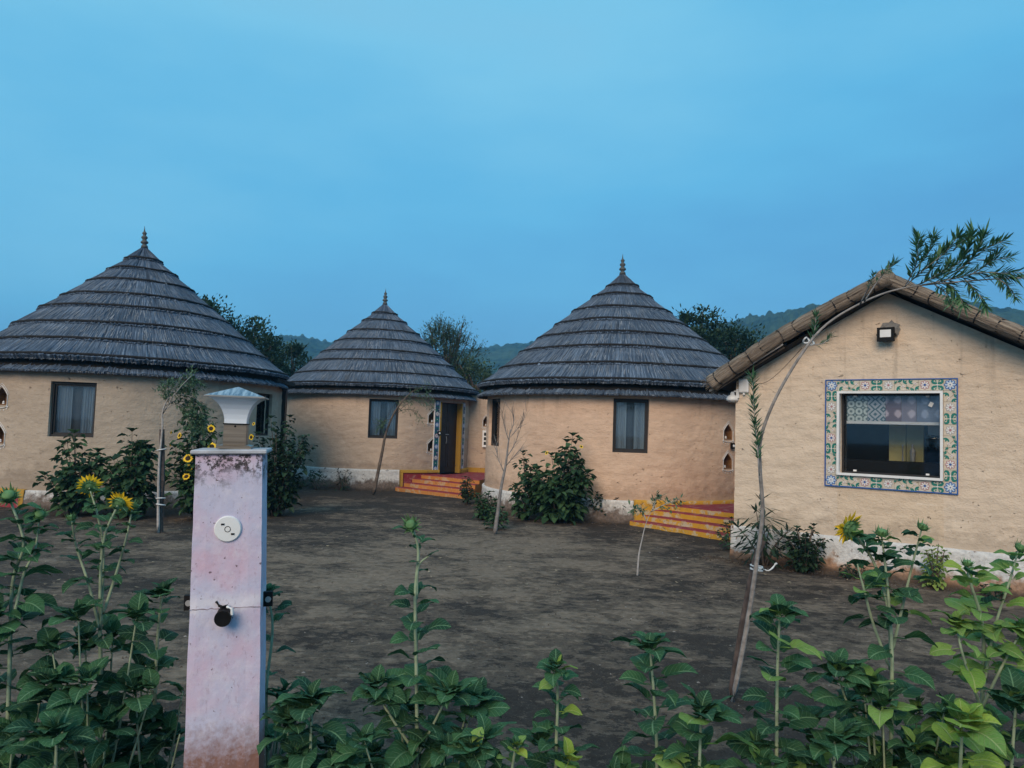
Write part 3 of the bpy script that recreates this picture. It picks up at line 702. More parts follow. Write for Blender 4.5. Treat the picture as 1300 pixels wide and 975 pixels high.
# hut 2 (middle)
C2, R2 = (-3.68, 21.08), 2.54
d2 = (az_at(C2, R2, 573, 560), .95, .39, 2.24)
def st2(c, R):
    a = az_at(C2, R2, 506, 610); dl = d2[0]-d2[1]/2/R2; dr = d2[0]+d2[1]/2/R2
    return [('plinth', c-1.9, a, 0, .50, .05, 'ww_grey', 1, 1), ('dado_panel', a+.02, dl, 0, .43, .04, 'maroon', .2), ('dado_trim', a, dl, .43, .50, .07, 'mustard', .2), ('dado_post', a, a+.035, 0, .428, .075, 'mustard', .2), ('dado_trim', dr, c+1.9, .385, .5, .05, 'mustard', .2)]
H2 = hut('farthest round hut with patterned tiles beside its dark door', C2[0], C2[1], R2, 2.74, 2.35, 5.02, .5, 'plaster_tan', 'ww_grey', [(az_at(C2, R2, 487, 530), 1.27, 2.25, .74), (az_at(C2, R2, 350, 530), 1.27, 2.25, .5)],
    [(az_at(C2, R2, 550, 530), 1.85, .42, .44), (az_at(C2, R2, 549, 567), 1.12, .42, .44)], d2, 2, st2, 2.42)
steps(H2, (-2.77, 18.45), (-.95, 16.85), (-2.04, 19.15), (-.60, 17.9), .39, 4, 'orange', 'maroon', [(-.35, 19.4), (-.2, 21.6), (-1.2, 21.6)])
ww = MB(); P0 = Vector((-1.24, 20.75, 0)); P1 = Vector((-.1, 20.55, 0)); dW = (P1-P0); LW = dW.length; dW.normalize(); nW = Vector((dW.y, -dW.x, 0))
PN = on_plane(617, 535, P0, nW); un = (PN-P0).dot(dW); hl = [(un-.12, un+.12, PN.z-.20, PN.z+.20)]
wall_grid(ww, lambda u, z, dep: tuple(P0+dW*u-nW*dep-Vector((C2[0], C2[1], 0))+Vector((0, 0, z))), breaks(0, LW, .05, [hl[0][0], hl[0][1]]), breaks(.38, 2.5, .05, [hl[0][2], hl[0][3]]), hl, .2, 30, 1)
ww.build('porch_wall', 'plaster_tan', H2, True)
q = P0+dW*un-Vector((C2[0], C2[1], 0)); make_niche(H2, wall_frame((q.x, q.y, PN.z), nW), .244, .404, 'plaster_tan')
tr_ = MB(); q = (P0+P1)/2-Vector((C2[0], C2[1], 0)); tr_.box((0, -.02, .45), (LW, .08, .13)); tr_.build('dado_trim', 'mustard', H2, mw=wall_frame((q.x, q.y, 0), nW))
pe = on_plane(617.5, 557, P0, nW)
eb = thing('meter_box', 'white wall box with three dark square openings beside the farthest hut\'s door', 'box', tuple(pe+nW*.03))
eb.matrix_world = wall_frame(pe+nW*.07, nW)
b = MB(); b.box((0, .02, 0), (.19, .09, .46)); b.build('case', 'white_pl', eb)
for k in (-1, 0, 1): b = MB(); b.box((0, -.026, k*.125), (.10, .006, .085)); b.build('opening', 'room', eb)

# hut 3 (right of the middle)
C3, R3 = (2.35, 16.28), 2.87
d3 = (az_at(C3, R3, 953, 560), .95, .36, 2.2)
def st3(c, R):
    a = az_at(C3, R3, 804, 640); dl = d3[0]-d3[1]/2/R3
    return [('plinth', c-1.9, a, 0, .40, .05, 'ww_grey', 1, 1), ('dado_panel', a, dl, 0, .42, .06, 'yellow', .3), ('dado_trim', d3[0]+d3[1]/2/R3, c+1.9, .30, .42, .06, 'yellow', .2)]
H3 = hut('round thatched hut with yellow and maroon steps next to the gabled building', C3[0], C3[1], R3, 3.08, 2.28, 5.08, .4, 'plaster_peach', 'ww_grey', [(az_at(C3, R3, 801, 540), 1.25, 2.22, .64), (az_at(C3, R3, 626, 540), 1.25, 2.22, .70)],
    [(az_at(C3, R3, 924.5, 545), 1.68, .36, .40), (az_at(C3, R3, 924, 585), 1.14, .36, .40)], d3, 3, st3, 2.36)
steps(H3, (2.12, 13.1), (3.45, 11.45), (3.02, 13.42), (3.9, 12.55), .36, 4, 'yellow', 'maroon', [(6.2, 14.6), (5.2, 16.5), (3.4, 15.0)])

# small round door-bell switches beside the doors
for (C, R, px, py, lb) in ((C2, R2, 556.5, 550, 'small white bell switch between the niches of the farthest hut'), (C3, R3, 928.5, 566, 'small white bell switch between the niches of the hut with yellow steps')):
    u = az_at(C, R, px, py); p = CP+ray(px, py)*((Vector((C[0]+R*cos(u), C[1]+R*sin(u), 0)).length)/sqrt(1-ray(px, py).z**2))
    b = MB(); b.box((0, -.02, 0), (.09, .04, .11), 0); b.lathe([(.001, 0), (.026, .002), (.022, .014), (.001, .016)], 10, 1, Matrix.Translation((0, -.04, 0)) @ Matrix.Rotation(pi/2, 4, 'X'))
    o = b.build('bell_switch', ['black', 'white_pl']); o.matrix_world = wall_frame((C[0]+(R+.01)*cos(u), C[1]+(R+.01)*sin(u), p.z), (cos(u), sin(u))); tag(o, lb, 'switch')

# ------------------------------------------------------------------ gabled building
GC = Vector((3.0, 10.0, 0)); GD = Vector((.793, -.609, 0)); GN = Vector((.609, .793, 0))      # corner, along the front, inward
G = thing('gabled_building', 'pale mud-plastered gabled building with a tile-framed window and reed-edged roof', 'building', tuple(GC))
TA = 1.84; ap = on_plane(1127, 372, GC, GN); TA = (ap-GC).dot(GD); GW = 2*TA
lc = on_plane(937, 482, GC, GN); ZL, ZA = lc.z, ap.z
def zroof(u): return ZA-(ZA-ZL)*abs(u-TA)/TA
w0 = on_plane(1066, 552, GC, GN); w1 = on_plane(1195, 552, GC, GN); U0, U1 = (w0-GC).dot(GD), (w1-GC).dot(GD)
um = (U0+U1)/2; Zt = on_plane(1130, 499, GC, GN).z; Zb = on_plane(1130, 604, GC, GN).z
def PG(u, z, dep):
    ztop = zroof(u)
    zz = z if z <= 2.2 else lerp(2.2, ztop, (z-2.2)/(2.65-2.2))
    return tuple(GD*u+GN*dep+Vector((0, 0, zz)))
Zt = min(Zt, 2.19); pass
zs = breaks(0, 2.2, .034, [Zt, Zb])+breaks(2.2, 2.65, .0125, [])[1:]
mb = MB(); hole = (U0, U1, Zb, Zt)
wall_grid(mb, PG, breaks(0, GW, .036, [U0, U1, TA]), zs, [hole], .22, 40, 1); mb.build('front_wall', 'plaster_pale', G, True)
sw = MB(); BL = 5.0
for u in (0, GW): sw.box((0, 0, 0), (.2, BL-.02, ZL), 0, Matrix(((GD.x, GN.x, 0, (GD*abs(u-.1)+GN*BL/2).x if u == 0 else (GD*(u-.1)+GN*BL/2).x), (GD.y, GN.y, 0, (GD*.1+GN*BL/2).y if u == 0 else (GD*(u-.1)+GN*BL/2).y), (0, 0, 1, ZL/2), (0, 0, 0, 1))))
sw.build('side_wall', 'plaster_pale', G)
bw_ = MB(); bw_.add([GN*BL+GD*0, GN*BL+GD*GW, GN*BL+GD*GW+Vector((0, 0, ZL)), GN*BL+GD*TA+Vector((0, 0, ZA)), GN*BL+Vector((0, 0, ZL))], [(0, 4, 3, 2, 1)]); bw_.build('back_wall', 'plaster_pale', G)
# plinth
pm = MB(); a = breaks(-.02, GW, .045, []); zz = breaks(0, .43, .045, []); w = len(zz)+1
for u in a:
    for z in zz: d = .05+.05*(1-z/.43)**1.5+.022*fn(u*1.8, z*3, 60)+.014*fn(u*8, z*9, 61); pm.v.append(tuple(GD*u-GN*d+Vector((0, 0, z+(.012*fn(u*1.5, 3) if z > .4 else 0)))))
    pm.v.append(tuple(GD*u+GN*.03+Vector((0, 0, .432))))
pm.f = [(i*w+j, (i+1)*w+j, (i+1)*w+j+1, i*w+j+1) for i in range(len(a)-1) for j in range(w-1)]+[tuple(range(w))[::-1]]; pm.m = [0]*len(pm.f); pm.build('plinth', 'ww_rust', G, True)
pt_ = MB(); wall_grid(pt_, lambda u, z, dep: PG(u, z, dep-.003), breaks(U0-.02, U1+.02, .036, []), breaks(.50, Zb-.19, .036, []), [], .003, 40, 1)
pt_.build('plaster_patch', plaster('plaster_patch', (.66, .525, .395), (.61, .48, .36)), G, True)
# window: white trim, dark frame, pane, blind; tiled border
def gm(u, z, dep=0): p = GD*u+GN*dep; return wall_frame((p.x, p.y, z), -GN)
wc, hc = U1-U0, Zt-Zb; zc = (Zt+Zb)/2; TS = .128
tw = MB(); tt = .028
for sx in (-1, 1): tw.box((sx*(wc/2+tt/2-.005), .0, 0), (tt, .07, hc+2*tt-.01))
for sz in (-1, 1): tw.box((0, .001, sz*(hc/2+tt/2-.005)), (wc-.01, .068, tt))
win = tw.build('window', 'white_pl', G, mw=gm(um, zc, -.02))
fr = MB(); ft = .022
for sx in (-1, 1): fr.box((sx*(wc/2-ft/2), .15, 0), (ft, .05, hc))
for sz in (-1, 1): fr.box((0, .151, sz*(hc/2-ft/2)), (wc-2*ft, .048, ft))
fr.build('sash', 'frame_dark', win)
g = MB(); g.box((0, .155, 0), (wc-2*ft, .006, hc-2*ft)); g.build('pane', 'glass_big', win)
for sx, sz in ((-1, 1), (1, 1), (-1, -1), (1, -1)):
    c = MB(); c.box((sx*wc*.36, .125, sz*(hc/2-.035)), (.035, .012, .02)); c.build('pane_clip', 'white_pl', win)
def cloth(name, kind, c1, c2):
    t = NT(name); p = t.coord('Object', (1, 1, 1))
    if kind == 'ring':
        x = t.n('ShaderNodeTexVoronoi', feature='F1'); t.l(p, x.inputs['Vector']); x.inputs['Scale'].default_value = 11; x.inputs['Randomness'].default_value = 0
        f = t.math('FRACT', t.math('MULTIPLY', x.outputs['Distance'], 2.2))
    elif kind == 'diamond':
        s = t.n('ShaderNodeSeparateXYZ'); t.l(p, s.inputs[0]); f = t.math('FRACT', t.math('MULTIPLY', t.math('ADD', t.math('PINGPONG', s.outputs['X'], .09), t.math('PINGPONG', s.outputs['Z'], .06)), 18))
    else:
        s = t.n('ShaderNodeSeparateXYZ'); t.l(p, s.inputs[0]); f = t.math('MULTIPLY', t.math('PINGPONG', t.math('MULTIPLY', s.outputs['X'], 14), 1), t.math('PINGPONG', t.math('MULTIPLY', s.outputs['Z'], 12), 1))
    n = t.noise(p, 30, 3); f = t.math('ADD', t.math('MULTIPLY', f, .75), t.math('MULTIPLY', n, .3))
    return t.fin(t.ramp(f, (.35, c1), (.55, tuple(min(.8, x*1.5) for x in c2))), .85)
cl = [cloth('print_ring', 'ring', (.16, .22, .23), (.42, .47, .46)), cloth('print_diamond', 'diamond', (.08, .17, .22), (.34, .36, .40)), cloth('print_grid', 'grid', (.20, .16, .21), (.42, .36, .42)), cloth('print_grid_pale', 'grid', (.27, .26, .34), (.38, .36, .43)), cloth('print_plain', 'grid', (.20, .25, .36), (.25, .30, .41))]
bh = hc*.31; xw = wc-.08; ws = [.235, .20, .17, .16, .235]; x = -xw/2
for k, f in enumerate(ws):
    c = MB(); c.box((x+f*xw/2, .19+.002*(k % 2), hc/2-.03-bh/2), (f*xw-.003, .006, bh)); c.build('print_panel', cl[k], win); x += f*xw
c = MB(); c.box((0, .19, hc/2-.03-bh-.018), (xw, .014, .034)); c.build('blind_rail', 'white_pl', win)
c = MB(); c.box((0, 0, 0), (.042, .003, .055), 0, Matrix.Translation((wc*.39, .145, hc*.37)) @ Matrix.Rotation(.45, 4, 'Y')); c.build('sticker', 'white_pl', win)
# room behind the glass
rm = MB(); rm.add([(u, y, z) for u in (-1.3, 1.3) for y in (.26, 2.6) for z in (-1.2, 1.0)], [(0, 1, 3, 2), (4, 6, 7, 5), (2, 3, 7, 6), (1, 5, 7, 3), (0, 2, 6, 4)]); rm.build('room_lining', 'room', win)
cp = MB(); cp.box((.15, .85, .0), (.19, .06, .9)); cp.box((-.05, .85, .0), (.19, .06, .9)); cp.build('cupboard', 'ochre', win)
cp = MB(); cp.box((.37, .85, .14), (.15, .04, .26)); cp.build('picture', 'white_pl', win)
cp = MB(); cp.box((0, .55, -.80), (2.0, .3, .95)); cp.build('counter', 'black', win)
cp = MB(); cp.tube([(.05, .6, -.33), (.05, .6, -.12)], .012, 6); cp.lathe([(.03, -.17), (.035, -.05), (.012, 0), (.012, .04)], 8, 0, Matrix.Translation((.16, .6, -.15))); cp.build('bottles', 'grey_metal', win)
# tiles
NX, NZ = 11, 10; ox, oz = wc+2*tt+TS, hc+2*tt+TS
topseq = ['blue', 'vine', 'vine2', 'pink', 'scroll', 'white', 'vine', 'vine2', 'pink', 'scroll', 'blue']; sideseq = ['vine', 'white', 'scroll', 'white', 'vine', 'vine2', 'pink', 'scroll']
def ptile(x, z, kind, sx, sz, rot=0):
    m4 = gm(um, zc, -.010) @ Matrix.Translation((x, 0, z)) @ Matrix.Rotation(rot, 4, 'Y') @ Matrix.Diagonal((sx*TS/.14, 1, sz*TS/.14, 1)); link('tile', TILE[kind], G, mw=m4)
sx_ = ox/(NX-1)/TS; sz_ = oz/(NZ-1)/TS
for i in range(NX):
    for sz in (-1, 1): ptile(-ox/2+ox*i/(NX-1), sz*oz/2, topseq[i], sx_ if 0 < i < NX-1 else 1, 1)
for j in range(NZ-2):
    for sx in (-1, 1): ptile(sx*ox/2, oz/2-oz*(j+1)/(NZ-1), sideseq[j if sx > 0 else (j+2) % 8], sz_, 1, pi/2)
ed = MB(); eo = TS/2+.006
for sx in (-1, 1): ed.box((sx*(ox/2+eo), 0, 0), (.012, .03, oz+2*eo+.012))
for sz in (-1, 1): ed.box((0, 0, sz*(oz/2+eo)), (ox+2*eo-.012, .029, .012))
ed.build('tile_edging', 'tile_blue', G, mw=gm(um, zc, -.008))
# roof slopes of thatch, verge bundles of reed with ties
VO = .30; VP = GC-GN*VO
vl = [on_plane(x, y, VP, GN)-GC for x, y in ((903, 487), (925, 471), (994, 425), (1062, 387), (1119, 357))]
vr = [on_plane(x, y, VP, GN)-GC for x, y in ((1131, 357), (1172, 374), (1215, 391), (1300, 426), (1380, 462))]
for (A, B) in ((vl[0], vl[-1]), (vr[-1], vr[0])):
    m = MB(); n1, n2 = 26, 60; nrm = (B-A).cross(GN).normalized(); nrm = nrm if nrm.z > 0 else -nrm; uv = []
    for i in range(n1+1):
        for j in range(n2+1):
            p = lerp(A, B, i/n1)+GN*lerp(.05, BL+.5, j/n2); p = p+nrm*(.04+.02*fn(i*.9, j*.6)); m.v.append(tuple(p)); uv.append((j/n2*5.4, i/n1*2))
    m.f = [(i*(n2+1)+j, i*(n2+1)+j+1, (i+1)*(n2+1)+j+1, (i+1)*(n2+1)+j) for i in range(n1) for j in range(n2)]; m.m = [0]*len(m.f)
    o = len(m.v); m.uv = uv+[(0, 0)]*4
    m.add([A+GN*.05-nrm*.07, B+GN*.05-nrm*.07, B+GN*(BL+.5)-nrm*.07, A+GN*(BL+.5)-nrm*.07], [(0, 1, 2, 3)], 1); m.build('roof', ['thatch', 'thatch_under'], G)
def bundle(path, rad, seed):
    """a thick roll of reed stems laid along the roof edge"""
    path = [Vector(p) for p in path]; L = [0]
    for p, q in zip(path, path[1:]): L.append(L[-1]+(q-p).length)
    def pos(s):
        for k in range(len(path)-1):
            if s <= L[k+1] or k == len(path)-2:
                return lerp(path[k], path[k+1], (s-L[k])/(L[k+1]-L[k])), (path[k+1]-path[k]).normalized()
    n = 44; ms = int(L[-1]/.05); mb = MB(); uv = []; rng = random.Random(seed); rib = [rng.uniform(-.007, .007) for _ in range(n)]; ties = [.14+i*.235+rng.uniform(-.02, .02) for i in range(int(L[-1]/.235))]
    for i in range(ms+1):
        s = L[-1]*i/ms; p, d = pos(s); xx, yy = frame_of(d); pinch = min([1]+[.86+.14*min(1, abs(s-t)/.07) for t in ties])
        for k in range(n+1):
            a = 2*pi*k/n; r = rad(s/L[-1])*pinch+rib[k % n]+.008*fn(s*3, k*.4, seed); mb.v.append(tuple(p+(xx*cos(a)+yy*sin(a))*r)); uv.append((a*.14, s+seed))
    w = n+1; mb.f = [(i*w+k, i*w+k+1, (i+1)*w+k+1, (i+1)*w+k) for i in range(ms) for k in range(n)]
    mb.f += [tuple(range(n))[::-1], tuple(ms*w+k for k in range(n))]; mb.m = [0]*len(mb.f); mb.uv = uv
    o = mb.build('reed_bundle', 'reed', G, True)
    for t in ties:
        p, d = pos(t); xx, yy = frame_of(d); r = rad(t/L[-1])*.87+.006; b = MB()
        sk = rng.uniform(-.05, .05)
        b.tube([p+(xx*cos(a)+yy*sin(a))*r*(1.02)+d*sk*cos(a) for a in [2*pi*k/20 for k in range(21)]], .009, 5, 0, False); b.build('tie_cord', 'cord', o)
    sr = MB()
    for k in range(260):
        s = rng.uniform(.05, L[-1]-.1); p, d = pos(s); xx, yy = frame_of(d); a = rng.uniform(0, 2*pi); r = rad(s/L[-1])*.97+.008; q = p+(xx*cos(a)+yy*sin(a))*r; tn = (-xx*sin(a)+yy*cos(a)); l = rng.uniform(.08, .2)
        sr.add([q-tn*.003, q+tn*.003, q+d*l+tn*(.003+rng.uniform(-.01, .01)), q+d*l-tn*.003], [(0, 1, 2, 3)])
    for k in range(50):
        p, d = pos(0.01); xx, yy = frame_of(d); a = rng.uniform(0, 2*pi); r = rad(0)*sqrt(rng.random()); q = p+(xx*cos(a)+yy*sin(a))*r; sr.tube([q+d*.05, q-d*rng.uniform(.02, .12)], .0035, 4)
    sr.build('loose_reed', 'reed', o, kind='stuff')
    return o
bundle(vl, lambda q: lerp(.104, .078, q), 5)
bundle(vr[::-1], lambda q: lerp(.080, .078, q), 6)
for dz, dn in ((-.10, .0), (-.13, .06), (-.09, .12)):
    b = MB(); b.tube([vl[0]+Vector((0, 0, dz))-GD*.02+GN*dn, vl[2]+Vector((0, 0, dz-.02))+GN*dn], .013, 6); b.build('rafter_pole', 'stem_pale' if dn == 0 else 'bark', G)
fm = MB(); fm.lathe([(.04, 0), (.035, .03), (.015, .05), (.04, .07), (.04, .08), (.014, .10), (.03, .12), (.028, .13), (.01, .15), (.002, .20)], 12)
pk = (vl[-1]+vr[0])/2; fm.build('finial', 'finial', G, True, loc=tuple(pk+Vector((0, 0, .07))+GN*.12))
rc = MB(); rc.tube([pk+Vector((0, 0, .02))-GN*.08, pk+Vector((0, 0, .05))+GN*.5, pk+Vector((0, 0, .05))+GN*(BL+.4)], .11, 14); rc.uv = [(k*.05, i) for i in range(3) for k in range(14)]; rc.build('ridge_cap', 'reed', G, True)

# fixtures on the gabled building
def on_front(px, py, off=.03): p = on_plane(px, py, GC, GN)-GN*off; return wall_frame(p, -GN)
fl = thing('flood_light', 'square black floodlight with a pale lens high on the gable wall', 'floodlight'); fl.matrix_world = on_front(1127, 426, .02)
b = MB(); b.box((0, -.085, 0), (.185, .05, .165)); b.box((0, -.05, 0), (.15, .04, .13)); b.box((0, -.108, .082-.006), (.185, .012, .012)); b.box((0, -.108, -.076), (.185, .012, .012)); b.box((-.086, -.108, 0), (.012, .012, .142)); b.box((.086, -.108, 0), (.012, .012, .142)); b.build('housing', 'black', fl)
b = MB(); b.box((0, -.1115, .010), (.118, .006, .088)); b.build('lens', 'white_pl', fl)
b = MB(); b.tube([(-.1, -.085, 0), (-.1, -.01, 0), (.1, -.01, 0), (.1, -.085, 0)], .008, 6); b.lathe([(.001, 0), (.016, 0), (.016, .012), (.001, .012)], 10, 0, Matrix.Translation((.093, -.085, 0)) @ Matrix.Rotation(pi/2, 4, 'Y')); b.build('bracket', 'black', fl)
cm = MB(); n = 22; cm.add([(0.02, -.015, .04)]+[((.115+.05*fn(k*1.7, 3))*cos(2*pi*k/n)+.02, -.010-.006*fn(k, 8), (.10+.045*fn(k*1.3, 7))*sin(2*pi*k/n)+.05) for k in range(n)], [(0, k+1, (k+1) % n+1) for k in range(n)])
o = cm.build('cement_patch', 'cement', G, mw=G.matrix_world.inverted() @ Matrix.Identity(4)); o.matrix_local = Matrix.Translation(-GC) @ on_front(1128, 424, 0.006)
jb = thing('junction_box', 'white plastic junction box at the corner of the gabled building under the eave', 'junction box'); jb.matrix_world = on_front(945.5, 490, .03)
b = MB(); b.box((0, 0, 0), (.135, .06, .185)); o = b.build('case', 'white_pl', jb); bv = o.modifiers.new('b', 'BEVEL'); bv.width = .018; bv.segments = 3
b = MB(); b.lathe([(.016, -.12), (.016, -.09)], 8); b.build('cable_gland', 'white_pl', jb)
sc_ = thing('security_camera', 'white dome camera on a bracket below the end of the reed bundle', 'security camera'); pd = on_plane(930.5, 505, GC, GN)-GN*.02
sc_.matrix_world = wall_frame(pd, -GN)
b = MB(); b.lathe([(.014, .08), (.025, .065), (.03, .04), (.06, .02), (.078, -.005), (.080, -.035), (.068, -.042)], 20); b.build('housing', 'white_pl', sc_, True)
b = MB(); b.lathe([(.001, -.075), (.03, -.07), (.05, -.058), (.068, -.042)], 20); b.build('lens_dome', 'grey_metal', sc_, True)
b = MB(); b.box((.075, .01, .055), (.035, .05, .12)); b.tube([(0, 0, .068), (.03, 0, .085), (.075, 0, .085)], .012, 8); b.build('bracket', 'white_pl', sc_)

# ------------------------------------------------------------------ pink pillar and the lamp on it
PD = 2.78; pc = at_y(297, 575, PD+.12); PH = pc.z
yaw = radians(13.6); pil = thing('gate_pillar', 'pink painted concrete pillar with mould-stained top and a round white cover', 'pillar', (pc.x+.030*PH, pc.y+.0, 0), yaw); pil.rotation_euler = (0, -.030, yaw)
b = MB(); wt, wb = .118, .133; nz_ = 40; n = 10
for j in range(nz_+1):
    z = PH*j/nz_-.02 if j == 0 else PH*j/nz_; h = lerp(wb, wt, j/nz_)+(.004*ss(.62, .60, abs(z-.90)) if 0 else 0)
    for sd in range(4):
        for k in range(n):
            t = -1+2*k/n; x, y = ((t, -1), (1, t), (-t, 1), (-1, -t))[sd]; r = 1-.014*(max(abs(x), abs(y)) and max(0, (min(abs(x), abs(y))-.9)/.1))
            d = .0022*fn(x*4+sd, z*5, y*3)+.0014*fn(x*14, z*16, y*14); b.v.append((x*(h*r+d), y*(h*r+d), z))
w = 4*n; b.f = [(j*w+k, j*w+(k+1) % w, (j+1)*w+(k+1) % w, (j+1)*w+k) for j in range(nz_) for k in range(w)]+[tuple(nz_*w+k for k in range(w))]; b.m = [0]*len(b.f); b.build('shaft', 'pillar', pil, False)
b = MB(); b.box((0, 0, PH+.009), (.266, .266, .016)); o = b.build('cap', 'grey_cap' if 'grey_cap' in M else plain('cap_stone', (.42, .43, .47), .8, .2, 20, .4), pil); bv = o.modifiers.new('b', 'BEVEL'); bv.width = .004
def on_pil(px, py, extra=0):   # point of the shaft's front face in the pillar's local frame
    nrm = Vector((sin(yaw), -cos(yaw), 0)); P0_ = Vector((pc.x, pc.y, 0))+nrm*.128; p = on_plane(px, py, P0_, nrm); l = Matrix.Rotation(-yaw, 3, 'Z') @ (p-Vector((pc.x, pc.y, 0)))
    l.y = -lerp(wb, wt, l.z/PH)-extra; l.x -= .030*(PH-l.z); return l
q = on_pil(290, 671); b = MB(); Rm = Matrix.Translation(q) @ Matrix.Rotation(pi/2, 4, 'X')
b.lathe([(.047, -.004), (.048, .004), (.044, .009), (.001, .010)], 36, 0, Rm); cv = b.build('round_cover', 'white_pl', pil, False)
b = MB(); 
for dx, dz in ((-.017, .018), (.018, -.018)): b.box((dx, -.0105, dz), (.012, .002, .006), 0, Matrix.Translation((q.x, q.y, q.z)))
b.tube([(q.x+cos(a)*.010, q.y-.0105, q.z+sin(a)*.010) for a in [2*pi*k/16 for k in range(17)]], .0012, 4, 0, False); b.build('slot_marks', 'black', cv)
q = on_pil(286, 778); b = MB(); b.lathe([(.026, -.01), (.027, .04), (.029, .044), (.029, .056), (.001, .054)], 20, 0, Matrix.Translation(q) @ Matrix.Rotation(pi/2+.12, 4, 'X')); b.build('pipe_end', 'black', pil)
b = MB(); b.tube([(q.x+.012, q.y-.03, q.z+.03), (q.x+.03, q.y-.045, q.z+.026), (q.x+.030, q.y-.046, q.z+.004)], .0055, 8); b.build('pipe_highlight', 'white_pl', pil)  # small white piece standing in for the highlight on the black pipe
b = MB(); b.tube([(q.x-.03, q.y-.004, q.z+.045), (q.x-.018, q.y-.010, q.z+.030), (q.x-.005, q.y-.02, q.z+.028), (q.x+.012, q.y-.012, q.z+.03)], .005, 6); b.build('cable_stub', 'black', pil)
wz = lerp(wb, wt, .93/PH)
zl = on_pil(286, 770).z
for sx in (-1, 1):
    b = MB(); b.box((sx*(wz+.016), -.02, zl), (.036, .02, .055)); b.lathe([(.011, -.001), (.011, .004)], 12, 1, Matrix.Translation((sx*(wz+.018), -.031, zl)) @ Matrix.Rotation(pi/2, 4, 'X')); o = b.build('lug_bracket', ['black', 'grey_metal'], pil)
zj = zl; b = MB(); b.tube([(lerp(-wz, wz, k/20), -wz-.0005, zj+.005*fn(k*.9, 4)-.004) for k in range(21)], [.0016+.0012*fn(k*1.3, 6) for k in range(21)], 5, 0); b.build('crack', plain('crack_shadow', (.30, .24, .28), .9, .5, 30, .5), pil)

lp = thing('pillar_lamp', 'solar garden lamp with flared white shade standing on the pink pillar', 'lamp', (pc.x+.004, pc.y, PH+.018), yaw)
b = MB(); b.sqloft([(.062, 0), (.062, .010), (.050, .014)]); b.build('base_plate', 'neck', lp)
b = MB(); b.sqloft([(.041, .014), (.041, .092)]); b.build('neck', 'neck', lp)
b = MB(); b.box((0, 0, .0935), (.088, .088, .004)); b.build('collar', 'black', lp)
b = MB(); b.sqloft([(.040, .096), (.0405, .112), (.044, .130), (.051, .150), (.062, .168), (.078, .184), (.095, .1935)]); b.build('shade', 'acrylic', lp)
b = MB(); b.sqloft([(.107, .1937), (.1075, .1985), (.104, .200)]); b.build('roof_rim', 'grey_metal', lp)
b = MB(); b.sqloft([(.103, .2002), (.002, .237)]); b.build('solar_top', 'solar', lp)
b = MB(); b.lathe([(.001, -.002), (.004, 0), (.001, .002)], 8, 0, Matrix.Translation((0, -.042, .085)) @ Matrix.Rotation(pi/2, 4, 'X')); b.build('screw', 'black', lp)

# ------------------------------------------------------------------ leaves
def leaf_geo(L, Wd, fold, droop, wave, rows=8, seed=0, heart=True):
    """ovate to heart-shaped blade: base at the origin, along +y, facing +z; 4 columns"""
    vs, uv = [], []; prof = (.46, .88, 1.0, 1.0, .94, .80, .52, .05)
    for j in range(rows):
        t = j/(rows-1); w = prof[j]; y = L*(t-.12*droop*t*t); z = L*(.10*sin(pi*t*.8)-droop*.40*t**2.2)
        for c in range(5):
            u = (c-2)/2; x = Wd/2*w*u*(1-.1*fold); yy = y-L*.16*abs(u)**1.5*(1-t)**2; zz = z+abs(x)*fold-Wd*.16*max(0, abs(u)-.5)*w+wave*L*.045*sin(t*9+u*3+seed)*abs(u)
            vs.append((x, yy, zz)); uv.append((u*max(w, .25), t))
    fs = [(j*5+c, j*5+c+1, (j+1)*5+c+1, (j+1)*5+c) for j in range(rows-1) for c in range(4)]
    return vs, fs, uv
def leaf_mesh(name, mat, **k):
    mb = MB(); v, f, uv = leaf_geo(**k); mb.v = v; mb.f = f; mb.m = [0]*len(f); mb.uv = uv
    mb.tube([(0, -.48, .02), (0, -.22, .035), (0, 0.02, .0)], [.020, .022, .016], 4, 0); mb.uv += [(0.5, .5)]*(len(mb.v)-len(uv))
    o = mb.build(name, mat, None, True); me = o.data; bpy.data.objects.remove(o); return me
LEAF = {}
for key, mat in (('d', 'leaf'), ('m', 'leaf_mid'), ('l', 'leaf_lime')):
    LEAF[key] = [leaf_mesh('sunflower_leaf', mat, L=1, Wd=wd, fold=fo, droop=dr, wave=wv, seed=sd) for sd, (wd, fo, dr, wv) in enumerate(((.86, .30, .45, 1.), (.80, .45, .8, 1.2), (.94, .18, .25, .9), (.84, .38, 1.1, 1.6), (.76, .55, .5, .7)))]
def leaf_matrix(p, d, s, roll=0, tip=None):
    """blade axis d; face turned to the sky as far as the axis lets it"""
    d = d.normalized(); up = Vector((0, 0, 1)); x = d.cross(up)
    if x.length < .05: x = Vector((1, 0, 0))
    x.normalize(); z = x.cross(d).normalized()
    m = Matrix(((x.x, d.x, z.x, 0), (x.y, d.y, z.y, 0), (x.z, d.z, z.z, 0), (0, 0, 0, 1)))
    return Matrix.Translation(p) @ m @ Matrix.Rotation(roll, 4, 'Y') @ Matrix.Scale(s, 4)

